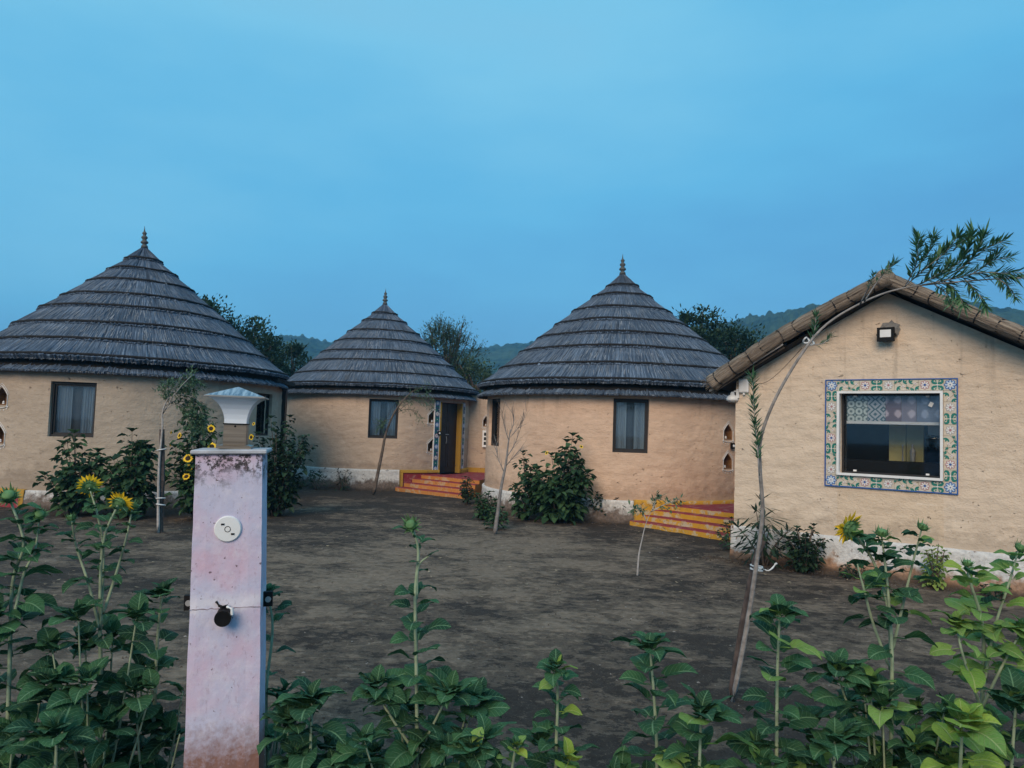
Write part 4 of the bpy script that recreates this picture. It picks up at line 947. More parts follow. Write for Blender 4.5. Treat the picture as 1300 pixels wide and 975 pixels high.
def smooth_path(pts, n):
    pts = [Vector(p) for p in pts]
    if len(pts) < 3: return [lerp(pts[0], pts[-1], i/(n-1)) for i in range(n)]
    P = [pts[0]*2-pts[1]]+pts+[pts[-1]*2-pts[-2]]; out = []; seg = len(pts)-1
    for i in range(n):
        t = i/(n-1)*seg; k = min(int(t), seg-1); f = t-k; a, b, c, d = P[k:k+4]
        out.append(.5*((2*b)+(c-a)*f+(2*a-5*b+4*c-d)*f*f+(3*b-a-3*c+d)*f**3))
    return out
def flower_head(T, p, d, r, openness=1.0, rng=random, seedy=True):
    """sunflower head: seed disc, ray petals, spiky green bracts; d = the way it faces"""
    d = d.normalized(); x, y = frame_of(d); B = Matrix(((x.x, y.x, d.x, p.x), (x.y, y.y, d.y, p.y), (x.z, y.z, d.z, p.z), (0, 0, 0, 1)))
    ca = MB(); ca.lathe([(r*.10, -r*.55), (r*.42, -r*.42), (r*.60, -r*.18), (r*.60, 0)], 12, 0, B)
    for k in range(16):
        a = 2*pi*k/16+rng.uniform(-.1, .1); rr = r*.56; e = r*rng.uniform(.85, 1.15) if openness > .5 else r*rng.uniform(.6, 1.15); lift = -r*rng.uniform(.1, .45) if openness > .5 else r*rng.uniform(.15, 1.0)
        c, s = cos(a), sin(a); w = r*.16
        ca.add([B @ Vector(v) for v in ((rr*c-w*s, rr*s+w*c, -r*.2), (rr*c+w*s, rr*s-w*c, -r*.2), (e*c, e*s, -r*.1+lift))], [(0, 1, 2)])
        e2 = r*(.75 if openness > .5 else rng.uniform(.8, 1.3)); ca.add([B @ Vector(v) for v in ((rr*.7*c-w*s, rr*.7*s+w*c, -r*.35), (rr*.7*c+w*s, rr*.7*s-w*c, -r*.35), (e2*c, e2*s, -r*.5+lift*.5))], [(0, 1, 2)])
    ca.build('calyx', 'sepal', T)
    if openness > .5:
        di = MB(); di.lathe([(r*.56, -.0), (r*.50, r*.10), (r*.3, r*.15), (r*.001, r*.13)], 14, 0, B); di.build('seed_disc', 'disc', T, True)
        for k in range(20):
            a = 2*pi*k/20+rng.uniform(-.08, .08); l = r*rng.uniform(.75, 1.1); w = r*.17; q = rng.uniform(-.35, .25)
            pe = MB(); c, s = cos(a), sin(a); fr = lambda rad, off, h: B @ Vector((rad*c-off*s, rad*s+off*c, h))
            pe.add([fr(r*.52, -w*.5, 0), fr(r*.52, w*.5, 0), fr(r*.52+l*.5, w, l*q*.3), fr(r*.52+l, 0, l*q), fr(r*.52+l*.5, -w, l*q*.3)], [(0, 1, 2, 3, 4)])
            pe.build('petal', 'petal', T)
    else:
        di = MB(); di.lathe([(r*.58, -.0), (r*.45, r*.25), (r*.001, r*.35)], 12, 0, B); di.build('bud_centre', 'sepal', T, True)

def leaf_at(T, key, mw, rng):
    w = T.location+mw.to_translation(); tip = T.location+(mw @ Vector((0, .9, 0)))
    for p in (w, tip, (w+tip)/2):
        if abs(p.x-pc.x) < .20 and abs(p.y-pc.y) < .20 and p.z < PH+.05: return
    link('leaf', rng.choice(LEAF[key]), T, mw=mw)
def rosette(T, tip, l, n, seed, key, mixl, rng):
    lean = Vector((rng.uniform(-.25, .25), rng.uniform(-.95, -.25), 0))
    for i in range(n):
        az = i*2.399+seed; f = i/n; size = lerp(l*1.12, l*.40, f)*rng.uniform(.85, 1.1); d = Vector((cos(az), sin(az), lerp(.05, 1.7, f**.8)))+lean; kk = key if rng.random() > .2 or not mixl else rng.choice(mixl)
        leaf_at(T, kk, leaf_matrix(tip+d.normalized()*size*.30-Vector((0, 0, .02*(1-f))), d, size, rng.uniform(-.3, .3)), rng)
def sunflower(label, depth, stems, seed, key='d', mixl=(), lmax=.136, base_extra=0, skirt=0, skirt_r=.3, group='sunflower plants in the near bed', yoff=0):
    """stems: list of (pixel path, leaves from..to along it, leaf size, head kind, head facing, head size). All in the depth plane, leaning a little out of it."""
    stems = [(p, int(c*1.5), ab, (l[0]*.92, l[1]*.95), hd, fc_, hr_*1.0) for p, c, ab, l, hd, fc_, hr_ in stems]
    rng = random.Random(seed); bx = stems[0][0][0]; b0 = at_y(bx[0], bx[1], depth); base = Vector((b0.x, depth, ground_z(b0.x, depth)-.02))
    T = thing('sunflower_plant', label, 'sunflower', tuple(base), 0, group)
    nl = 0
    for si, (path, cnt, (s0, s1), (l0, l1), head, face, hr) in enumerate(stems):
        pts = [at_y(x, y, depth+rng.uniform(-.04, .04)*(i > 0))-base for i, (x, y) in enumerate(path)]
        if si == 0: pts = [Vector((pts[0].x*.3, 0, 0))]+([pts[0]] if pts[0].z > .12 else [])+pts[1:]
        sp = smooth_path(pts, 26); Lr = lerp(.009, .006, si > 0)
        sm = MB(); sm.tube(sp, [lerp(Lr*1.0, Lr*.45, i/25) for i in range(26)], 8); sm.build('stem', 'stem_green', T, True)
        for i in range(cnt):
            f = i/max(1, cnt-1); s = lerp(s0, s1, f); k = s*25; a = min(24, int(k)); p = lerp(sp[a], sp[a+1], k-a)
            az = i*2.399+seed+si*1.3+rng.uniform(-.35, .35); size = lerp(l0, l1, f**1.2)*rng.uniform(.8, 1.15); upf = lerp(-.05, .55, f)+rng.uniform(-.25, .25)
            d = Vector((cos(az), sin(az), upf)); q = p+d.normalized()*size*.45
            kk = key if rng.random() > .12 or not mixl else rng.choice(mixl)
            leaf_at(T, kk, leaf_matrix(q, Vector((cos(az), sin(az), upf-.15)), size, rng.uniform(-.5, .5)), rng)
        tip = sp[-1]; td = (sp[-1]-sp[-3]).normalized()
        if head == 'rosette':
            rosette(T, tip, l1, 13, seed, key, mixl, rng)
        elif head:
            fd = Vector(face) if face else td
            flower_head(T, tip+fd.normalized()*hr*.4, fd, hr, 1 if head == 'flower' else .2, rng)
            for i in range(4):
                az = i*1.7+seed; d = Vector((cos(az), sin(az), .25)); leaf_at(T, key, leaf_matrix(tip-td*.03*(i+1)*.8+d*.02, d, hr*rng.uniform(1.3, 2.0), 0), rng)
    base_extra *= 1.45; skirt_r *= .88; ns = max(5, int(skirt/4.8))
    for i in range(ns):       # leafy side shoots from the foot
        az = 2*pi*i/ns+rng.uniform(-.35, .35); rr = skirt_r*(.35+.65*rng.random()); h = base_extra*rng.uniform(.55, 1.05)*(1-.3*rr/skirt_r)
        q = [Vector((0, 0, .02+h*.15)), Vector((cos(az)*rr*.55, sin(az)*rr*.5, h*.5)), Vector((cos(az)*rr, sin(az)*rr*.85, h))]; sp = smooth_path(q, 12); pt = MB(); pt.tube(sp, [lerp(.007, .003, k/11) for k in range(12)], 5); pt.build('side_shoot', 'stem_green', T, True)
        for j in range(6):
            k = int(lerp(2, 10, j/5)); az2 = az+j*2.399+rng.uniform(-.3, .3); size = lmax*rng.uniform(.65, 1.0); d = Vector((cos(az2), sin(az2), rng.uniform(-.2, .35))); kk = key if rng.random() > .12 or not mixl else rng.choice(mixl)
            leaf_at(T, kk, leaf_matrix(sp[k]+d.normalized()*size*.45, d-Vector((0, 0, .15)), size, rng.uniform(-.4, .4)), rng)
        rosette(T, sp[-1], lmax*rng.uniform(.55, .75), 8, seed+i, key, mixl, rng)
    return T
NB = (0, 0, 1); M['stem_ash'] = plain('ash_bark', (.27, .25, .24), .85, .4, 22, .9); M['stem_grey'] = plain('grey_bark', (.20, .185, .18), .85, .3, 18, .6)
# (path px), leaf count, (from, to), (size low, size high), head, facing, head radius
sunflower('tall sunflower with two spiky buds cut by the photo\'s left edge', 2.75, [([(6, 1040), (12, 850), (16, 740), (30, 690), (12, 632)], 24, (.1, .9), (.15, .06), 'bud', (.2, -.7, .6), .040), ([(14, 800), (30, 730), (44, 700), (50, 655)], 7, (.15, .9), (.10, .05), 'bud', (.4, -.6, .6), .030), ([(-20, 1040), (-24, 860), (-10, 780)], 12, (.2, .95), (.14, .10), 'rosette', None, 0)], 11, skirt=36, base_extra=.62, skirt_r=.27)
sunflower('sunflower with two open yellow heads and two buds in front of the bushes', 2.85, [([(124, 1050), (128, 900), (127, 780), (131, 690), (150, 640)], 20, (.12, .8), (.13, .05), 'flower', (.15, .75, .5), .036), ([(128, 800), (131, 700), (124, 655), (113, 618)], 7, (.25, .9), (.08, .05), 'flower', (-.4, .8, .35), .034), ([(127, 800), (112, 740), (97, 695), (91, 660)], 6, (.3, .9), (.075, .045), 'bud', (-.1, -.1, 1), .026), ([(131, 780), (150, 720), (161, 680), (168, 645)], 6, (.3, .9), (.07, .04), 'bud', (.3, .2, .9), .030)], 12, skirt=72, base_extra=.70, skirt_r=.30)
sunflower('short leafy sunflower without a flower just before the pink pillar', 2.95, [([(192, 1040), (196, 900), (200, 810), (206, 752)], 18, (.15, .93), (.14, .085), 'rosette', None, 0)], 13, skirt=34, base_extra=.55, skirt_r=.24)
sunflower('thin sunflower half hidden behind the pink pillar', 3.15, [([(340, 980), (338, 880), (346, 800), (340, 752)], 12, (.2, .95), (.10, .07), 'rosette', None, 0)], 14, skirt=10, base_extra=.4, skirt_r=.2)
sunflower('low bushy sunflower growing beside the foot of the pink pillar', 2.75, [([(392, 1040), (394, 960), (396, 890)], 14, (.1, .95), (.15, .12), 'rosette', None, 0), ([(372, 1040), (366, 960), (366, 915)], 9, (.1, .95), (.13, .10), 'rosette', None, 0)], 15, skirt=40, base_extra=.46, skirt_r=.21)
sunflower('single stemmed sunflower with one closed green bud above a broad leafy base', 2.85, [([(530, 1050), (529, 880), (527, 760), (531, 700), (523, 668)], 26, (.1, .62), (.15, .085), 'bud', (-.25, -.75, .5), .036), ([(530, 960), (490, 900), (478, 870)], 10, (.1, .95), (.11, .09), 'rosette', None, 0), ([(530, 960), (560, 900), (572, 878)], 10, (.1, .95), (.11, .10), 'rosette', None, 0), ([(529, 760), (531, 720), (545, 705)], 2, (.4, .9), (.05, .045), None, None, 0)], 16, skirt=78, base_extra=.48, skirt_r=.40)
sunflower('sunflower stub with upright twisted young leaves between two larger plants', 2.85, [([(704, 1040), (706, 950), (708, 890), (706, 846)], 20, (.15, .95), (.10, .07), 'rosette', None, 0)], 17, mixl=('m', 'l'), skirt=22, base_extra=.38, skirt_r=.19)
sunflower('low plant with yellowing tip leaves beneath the closed bud plant', 2.65, [([(640, 1050), (648, 990), (655, 945)], 12, (.2, .9), (.09, .05), 'rosette', None, 0), ([(640, 1050), (610, 990), (600, 950)], 8, (.3, .95), (.10, .09), 'rosette', None, 0)], 18, mixl=('l', 'm'), skirt=22, base_extra=.24, skirt_r=.25)
sunflower('leafy sunflower topped by one round rosette left of the leaning sapling', 2.75, [([(832, 1050), (834, 960), (830, 880), (825, 822)], 20, (.12, .88), (.14, .11), 'rosette', None, 0)], 19, skirt=34, base_extra=.45, skirt_r=.25)
sunflower('short sunflower with a wide star of leaves at the leaning sapling\'s foot', 2.6, [([(885, 1050), (888, 970), (890, 905)], 12, (.1, .85), (.14, .13), 'rosette', None, 0)], 20, mixl=('m',), skirt=30, base_extra=.36, skirt_r=.26)
sunflower('upright sunflower with a curled top leaf right beside the leaning sapling', 2.65, [([(985, 1050), (986, 940), (987, 850), (990, 778)], 26, (.12, .94), (.14, .09), 'rosette', None, 0)], 21, mixl=('m',), skirt=26, base_extra=.42, skirt_r=.22)
sunflower('branching sunflower with a drooping yellow head and two dark buds before the gabled building', 2.7, [([(1128, 1050), (1132, 900), (1130, 790), (1112, 720), (1082, 672)], 22, (.1, .95), (.15, .06), 'flower', (-.45, .82, .30), .044), ([(1131, 830), (1128, 760), (1123, 710), (1119, 680)], 8, (.2, .92), (.10, .05), 'bud', (0, -.2, 1), .034), ([(1132, 830), (1148, 760), (1160, 710), (1170, 672)], 7, (.25, .9), (.09, .05), 'bud', (.3, -.2, .9), .030), ([(1130, 850), (1108, 790), (1096, 745), (1088, 715)], 7, (.3, .95), (.09, .05), None, None, 0), ([(1130, 960), (1080, 900), (1062, 850)], 9, (.3, .95), (.12, .10), 'rosette', None, 0)], 22, mixl=('m',), skirt=88, base_extra=.60, skirt_r=.34)
sunflower('pale green sunflower with two small buds at the photo\'s right edge', 2.65, [([(1246, 1050), (1247, 900), (1248, 800), (1232, 740), (1228, 718)], 22, (.15, .93), (.13, .06), 'bud', (-.1, -.2, 1), .026), ([(1247, 880), (1262, 800), (1281, 740), (1293, 698)], 9, (.2, .92), (.11, .05), 'bud', (.5, -.3, .8), .030), ([(1246, 900), (1275, 840), (1298, 800)], 7, (.3, .95), (.11, .08), 'rosette', None, 0), ([(1246, 900), (1222, 830), (1214, 790)], 6, (.3, .95), (.10, .07), 'rosette', None, 0)], 23, key='m', mixl=('l', 'd'), skirt=50, base_extra=.62, skirt_r=.28)
sunflower('low shoot with a fan of bright lime leaves in front of the pale plant', 2.35, [([(1212, 1060), (1218, 990), (1222, 915)], 8, (.3, .95), (.11, .10), 'rosette', None, 0)], 24, key='l', mixl=('m',), skirt=12, base_extra=.28, skirt_r=.18)
sunflower('short dark-leaved sunflower at the photo\'s lower right corner', 2.45, [([(1285, 1060), (1284, 980), (1290, 890)], 14, (.1, .95), (.14, .12), 'rosette', None, 0)], 25, mixl=('m',), skirt=40, base_extra=.36, skirt_r=.3)
sunflower('low leafy sunflower at the photo\'s lower left corner before the two-headed plant', 2.5, [([(60, 1060), (70, 980), (72, 930)], 12, (.1, .95), (.13, .11), 'rosette', None, 0)], 26, skirt=34, base_extra=.30, skirt_r=.3)
sunflower('knee-high leafy seedling under the branching sunflower\'s near side', 2.5, [([(1055, 1060), (1058, 1000), (1060, 940)], 12, (.1, .95), (.13, .11), 'rosette', None, 0)], 28, skirt=28, base_extra=.28, skirt_r=.26)

# ------------------------------------------------------------------ bushes, small plants, trees
def add_leaf(mb, p, d, L, w, up=None, fold=.3, kind=0):
    d = d.normalized(); u = up or Vector((R_(-.4, .4), R_(-.4, .4), 1)); x = d.cross(u)
    if x.length < 1e-3: x = Vector((1, 0, 0))
    x.normalize(); z = x.cross(d)
    if kind == 0:   # ovate: four triangles round a folded midrib
        vs = [p, p+d*L*.35-x*w*.5+z*w*fold, p+d*L*.4, p+d*L*.35+x*w*.5+z*w*fold, p+d*L-z*L*.12, p+d*L*.75-x*w*.3+z*w*fold*.4, p+d*L*.75+x*w*.3+z*w*fold*.4]
        mb.add(vs, [(0, 2, 1), (0, 3, 2), (1, 2, 4, 5), (2, 3, 6, 4)])
    else:           # narrow blade
        vs = [p-x*w*.15, p+x*w*.15, p+d*L*.5+x*w*.5-z*L*.02, p+d*L-z*L*.08, p+d*L*.5-x*w*.5-z*L*.02]; mb.add(vs, [(0, 1, 2, 4), (4, 2, 3)])
def bush(label, base, h, rx, ry, n_stem, n_leaf, ll, mat='bush', seed=0, name='bush', cat='bush', flowers=(), top=.5, group=None, narrow=False, clump=None):
    rng = random.Random(seed); T = thing(name, label, cat, tuple(base), 0, group); fo = MB(); st = MB(); tips = []
    for i in range(n_stem):
        a = 2*pi*i/n_stem+rng.uniform(-.4, .4); rr = sqrt(rng.uniform(.02, 1)); hh = h*(1-.55*rr**2)*rng.uniform(.78, 1.05)
        e = Vector((cos(a)*rr*rx, sin(a)*rr*ry, hh)); m = Vector((e.x*.45, e.y*.45, hh*.55))
        sp = smooth_path([Vector((e.x*.12, e.y*.12, -.02)), m, e], 9); st.tube(sp, [lerp(.014, .004, k/8) for k in range(9)], 5); tips.append(sp)
    per = n_leaf//n_stem
    for sp in tips:
        for k in range(per):
            s = rng.uniform(.06, 1)**.75*8; a = min(7, int(s)); p = lerp(sp[a], sp[a+1], s-a); az = rng.uniform(0, 2*pi); el = rng.uniform(-.3, .5)
            d = Vector((cos(az), sin(az), el)); off = rng.uniform(0, ll*1.5)*(1.2-s/8*.7); q = p+d*off; q.z = max(q.z, .03)
            L = ll*rng.uniform(.6, 1.15)*(1.15-.4*s/8); add_leaf(fo, q, d+Vector((0, 0, -.4)), L, L*(.17 if narrow else .82), None, .25, 1 if narrow else 0)
        if rng.random() < .8:
            for k in range(5): az = k*1.3; add_leaf(fo, sp[-1], Vector((cos(az), sin(az), .8)), ll*.75, ll*(.14 if narrow else .45), None, .25, 1 if narrow else 0)
    fo.build('foliage', mat, T, False, kind='stuff'); st.build('stems', 'bark', T, True)
    for (p, d, r) in flowers: 
        p = Vector(p)-Vector(base); small_flower(T, p, Vector(d), r*.78, rng)
    return T
def small_flower(T, p, d, r, rng):
    d = d.normalized(); x, y = frame_of(d); B = Matrix(((x.x, y.x, d.x, p.x), (x.y, y.y, d.y, p.y), (x.z, y.z, d.z, p.z), (0, 0, 0, 1))); b = MB()
    for k in range(16):
        a = 2*pi*k/16+rng.uniform(-.1, .1); c, s = cos(a), sin(a); w = r*.20; l = r*rng.uniform(.85, 1.1); q = rng.uniform(-.15, .2)*r
        b.add([B @ Vector(v) for v in ((r*.4*c-w*.5*s, r*.4*s+w*.5*c, 0), (r*.4*c+w*.5*s, r*.4*s-w*.5*c, 0), (r*.75*c+w*s, r*.75*s-w*c, q*.5), (l*c, l*s, q), (r*.75*c-w*s, r*.75*s+w*c, q*.5))], [(0, 1, 2, 3, 4)])
    b.lathe([(r*.52, -.01), (r*.50, r*.10), (r*.25, r*.18), (.001, r*.17)], 10, 1, B); b.lathe([(.008, -r*.7), (r*.4, -r*.3), (r*.5, -.01)], 8, 2, B); b.build('bloom', ['petal', 'disc', 'sepal'], T)

g1 = at_z(95, 655); g1.z = 0; bush('dense dark bush below the shuttered window of the large hut', g1, 1.32, .50, .38, 16, 620, .17, 'bush', 41, group='bushes along the hut walls')
g = at_z(165, 657); g.z = 0; bush('dense dark bush between the hut window and the staked feathery sapling', g, 1.38, .50, .38, 16, 620, .17, 'bush', 42, group='bushes along the hut walls')
def at_d(px, py, y): return tuple(at_y(px, py, y))
yb = at_z(250, 657).y
fls = [(at_d(x, y, yb-.42-dy), (dx, -1, dz), r) for x, y, dx, dz, r, dy in ((268, 544, .1, .1, .085, 0), (269, 567, 0, .4, .095, .05), (238.5, 582, .1, .5, .10, .1), (240, 594, 0, 0, .075, .1), (236.5, 605, -.1, .7, .085, .1), (228, 553, -.8, .4, .07, 0), (217, 549, -1.4, .2, .05, 0), (216, 565, -1.6, -.2, .045, 0))]
g = at_z(250, 660); g.z = 0; bush('tall bush with yellow sunflower blooms next to the feathery sapling', g, 1.75, .52, .40, 20, 900, .16, 'bush', 43, flowers=fls, group='bushes along the hut walls')
fls = [(at_d(319, 555, yb-.3), (-.5, -1, .1), .07), (at_d(322, 538, yb-.3), (-.5, -1, .3), .04)]
g = at_z(350, 655); g.z = 0; bush('largest dark bush filling the gap between the two left huts behind the lamp', g, 1.75, .78, .5, 26, 1300, .13, 'bush_dark', 44, flowers=fls, group='bushes along the hut walls')
yb = at_z(715, 668).y
fls = [(at_d(694, 575, yb-.3), (-.7, -.6, .5), .05), (at_d(738, 567, yb), (.2, -.7, .5), .045)]
g = at_z(712, 664); g.z = 0; bush('broad leafy bush with few fading sunflowers under the hut with yellow steps', g, 1.52, .64, .42, 22, 1050, .17, 'bush', 45, flowers=fls, group='bushes along the hut walls')
g = at_z(668, 660); g.z = 0; bush('slim upright bush hugging the side of the bush with fading sunflowers', g, 1.25, .26, .25, 8, 300, .15, 'bush', 46, group='bushes along the hut walls')
g = at_z(764, 662); g.z = 0; bush('straggly small bush with two thin arms beside the yellow dado', g, .62, .40, .3, 9, 330, .08, 'bush_dark', 47, group='bushes along the hut walls')
g = at_z(592, 640); g.z = 0; bush('small cone-shaped shrub standing in front of the orange steps', g, .62, .16, .16, 9, 340, .07, 'bush_dark', 48, name='shrub', cat='shrub', group='small shrubs in the yard')
g = at_z(617, 660); g.z = 0; bush('round glossy shrub behind the thin bare sapling', g, .55, .26, .2, 12, 330, .09, 'bush', 49, name='shrub', cat='shrub', group='small shrubs in the yard')
g = at_z(629, 672); g.z = 0; bush('low shrub spreading at the very base of the bare sapling', g, .42, .18, .16, 8, 180, .08, 'bush', 50, name='shrub', cat='shrub', group='small shrubs in the yard')
for i, (px, py, h, n, lb) in enumerate(((402, 622, .50, 90, 'dark narrow-leaved plant against the white plinth, farthest from the orange steps'), (433, 622, .55, 110, 'dark narrow-leaved plant against the white plinth, middle of the row'), (456, 620, .42, 80, 'dark narrow-leaved plant against the white plinth, next to the leaning sapling'), (488, 620, .55, 100, 'dark narrow-leaved plant against the white plinth, close by the orange steps'))):
    g = at_z(px, py); g.z = 0; bush(lb, g, h, .26, .15, 6, n, .17, 'bush_dark', 60+i, name='garden_plant', cat='plant', group='narrow-leaved plants along the farthest hut', narrow=True)
def on_base(px, off=.22):    # a spot just in front of the gable wall
    p = on_plane(px, 700, GC-GN*off, GN); return Vector((p.x, p.y, 0))
bush('dark oleander with long pointed leaves at the corner of the gabled building', on_base(970, .3), .86, .36, .2, 8, 230, .24, 'bush_dark', 71, name='garden_plant', cat='plant', narrow=True)
bush('small bushy dark green plant by the white plinth of the gabled building', on_base(1022, .35), .60, .30, .22, 13, 520, .08, 'bush_dark', 72, name='garden_plant', cat='plant')
bush('narrow yellow-green shrub by the white plinth behind the branching sunflower', on_base(1187, .25), .56, .13, .13, 8, 300, .06, 'lime_bush', 73, name='garden_plant', cat='plant')
g = at_z(928, 698); g.z = 0; bush('little weedy plant in front of the yellow and maroon steps', g, .48, .2, .15, 7, 120, .07, 'bush', 74, name='garden_plant', cat='plant')
for i, (px, off, lb) in enumerate(((1080, .3, 'low weed at the rusty foot of the gabled building, nearest the dark bushy plant'), (1262, .25, 'low weed at the rusty foot of the gabled building, beyond the yellow-green shrub'))):
    bush(lb, on_base(px, off), .16, .2, .12, 6, 90, .05, 'bush_dark', 80+i, name='weed', cat='weed')

def twig_leaves(fo, path, L, w, step, rng, spread=.7, back=.0, thin=1):
    for i in range(len(path)-1):
        p, q = path[i], path[i+1]; d = (q-p); l = d.length; d.normalize(); x, y = frame_of(d)
        for k in range(max(1, int(l/step))):
            a = rng.uniform(0, 2*pi); r = (x*cos(a)+y*sin(a)); b = lerp(p, q, rng.random()); add_leaf(fo, b, d*(1-spread*.55)+r*spread+Vector((0, 0, -.05)), L*rng.uniform(.65, 1.15), w*rng.uniform(.8, 1.2), None, .2, 1)
# leaning sapling with its stake in front of the gabled building
rng = random.Random(5); bs = at_z(930, 892, 0); D0 = bs.y; T = thing('leaning_sapling', 'tall thin sapling with willow-like leaves bending over the gable roof', 'young tree', tuple(Vector((bs.x, bs.y, 0))))
def pp(pts, y0, y1): n = len(pts); return [at_y(x, y, lerp(y0, y1, i/(n-1)))-Vector((bs.x, bs.y, 0)) for i, (x, y) in enumerate(pts)]
main = pp([(930, 892), (949, 790), (961, 710), (968, 650), (965, 596), (966, 556), (984, 507), (1016, 452), (1048, 413), (1097, 383), (1146, 366), (1215, 358), (1300, 353), (1345, 362)], D0, D0-.75)
sp = smooth_path(main, 80); b = MB(); b.tube(sp, [lerp(.0165, .0022, (i/79)**.75) for i in range(80)], 9); b.build('trunk', 'stem_ash', T, True)
Y1 = D0-.55
shoots = [([(964, 604), (961, 560), (957, 515), (955, 477)], .085, .95), ([(1028, 436), (1034, 420), (1036, 400)], .07, .9), ([(1030, 438), (1045, 436), (1055, 428)], .06, .9),
 ([(1146, 366), (1170, 345), (1200, 320), (1217, 299)], .10, 1), ([(1150, 362), (1163, 335), (1166, 302)], .09, 1), ([(1163, 340), (1178, 322), (1185, 301)], .09, 1), ([(1160, 364), (1200, 345), (1225, 325), (1236, 295)], .10, 1),
 ([(1222, 328), (1250, 316), (1276, 305)], .10, 1), ([(1165, 363), (1210, 354), (1245, 346), (1284, 348)], .11, 1), ([(1200, 350), (1225, 337), (1240, 320), (1250, 298)], .10, 1), ([(1195, 354), (1214, 370), (1224, 388)], .10, 1),
 ([(1222, 352), (1238, 368), (1252, 388)], .10, 1), ([(1250, 352), (1275, 346), (1302, 346)], .09, 1), ([(1160, 364), (1185, 352), (1205, 336)], .09, 1), ([(1230, 350), (1250, 338), (1268, 322)], .09, 1), ([(1185, 360), (1200, 372), (1206, 386)], .08, 1), ([(1262, 351), (1278, 362), (1290, 378)], .08, 1), ([(1210, 318), (1222, 306), (1232, 300)], .08, 1), ([(1175, 350), (1188, 335), (1196, 318)], .08, 1), ([(1240, 330), (1262, 330), (1284, 326)], .08, 1),
 ([(1097, 383), (1118, 352), (1136, 334)], .07, .35), ([(1092, 386), (1102, 366), (1110, 348)], .05, .3)]
for path, L, dens in shoots:
    q = smooth_path(pp(path, Y1-.0, Y1-.12-rng.uniform(0, .12)) if path[0][0] > 1090 else pp(path, D0-.3, D0-.36), 14); s = MB(); s.tube(q, [.0045*(1-.7*i/13) for i in range(14)], 5); sh = s.build('branch', 'stem_pale', T, True)
    L *= .82; f = MB(); st = 5 if dens < .5 else 2; twig_leaves(f, q[st+2 if dens < .5 else st:], L, L*.13, .0032, rng, .62); twig_leaves(f, q[st:], L*.8, L*.12, .008, rng, .5)
    for k in range(7): twig_leaves(f, [q[-2], q[-1]], L*1.05, L*.12, .02, rng, .35)
    f.build('leafy_shoot', 'narrow', sh, kind='stuff')
fc = MB(); z = Vector((0, 0, 0))
stk = thing('tree_stake', 'dark wooden stake bound to the leaning sapling with white cloth', 'stake', (bs.x-.02, bs.y+.05, 0))
q = [at_y(x, y, D0+.05)-Vector((bs.x-.02, bs.y+.05, 0)) for x, y in ((925, 892), (943, 790), (958, 715), (969, 686))]; q[0].z = -.05
b = MB(); b.tube(smooth_path(q, 14), [.021+.003*fn(k, 3) for k in range(14)], 7); b.build('post', 'stake', stk, False)
tie = thing('cloth_tie', 'white cloth strip knotted round the leaning sapling and its stake', 'tie', tuple(at_y(962, 722, D0-.02))); b = MB()
for k in range(3): b.tube([(.034*cos(a)+.002, .045*sin(a)+.03, .010*(k-1)+.010*cos(a)*(.8 if k == 1 else -.5)) for a in [2*pi*j/16 for j in range(17)]], .0042, 5, 0, False)
b.build('loop', 'twine', tie, True); b = MB(); b.tube(smooth_path([(.03, -.01, 0), (.055, -.03, -.004), (.085, -.02, .014), (.10, -.02, .036), (.112, -.02, .036)], 12), [.005, .004, .0035, .004, .005, .006, .005, .0045, .006, .007, .006, .002], 5); b.build('tail', 'twine', tie, True)
tr2 = thing('wire_ring_tie', 'pale wire rings holding the upper bend of the leaning sapling', 'tie', tuple(at_y(1026, 434, D0-.36))); b = MB()
for dx, dz, r in ((-.010, .008, .016), (.020, -.004, .012)): b.tube([(dx+r*cos(a), .01*sin(a*2), dz+r*sin(a)) for a in [2*pi*j/18 for j in range(19)]], .0055, 5, 0, False)
b.build('rings', 'twine', tr2, True); a0 = at_y(1018, 442, D0-.36); a1 = on_plane(950, 482, GC-GN*.05, GN); o0 = at_y(1026, 434, D0-.36)
b = MB(); b.tube([lerp(a0, a1, k/12)-o0+Vector((0, 0, -.12*sin(pi*k/12))) for k in range(13)], .0022, 4); b.build('wire', 'cord', tr2)

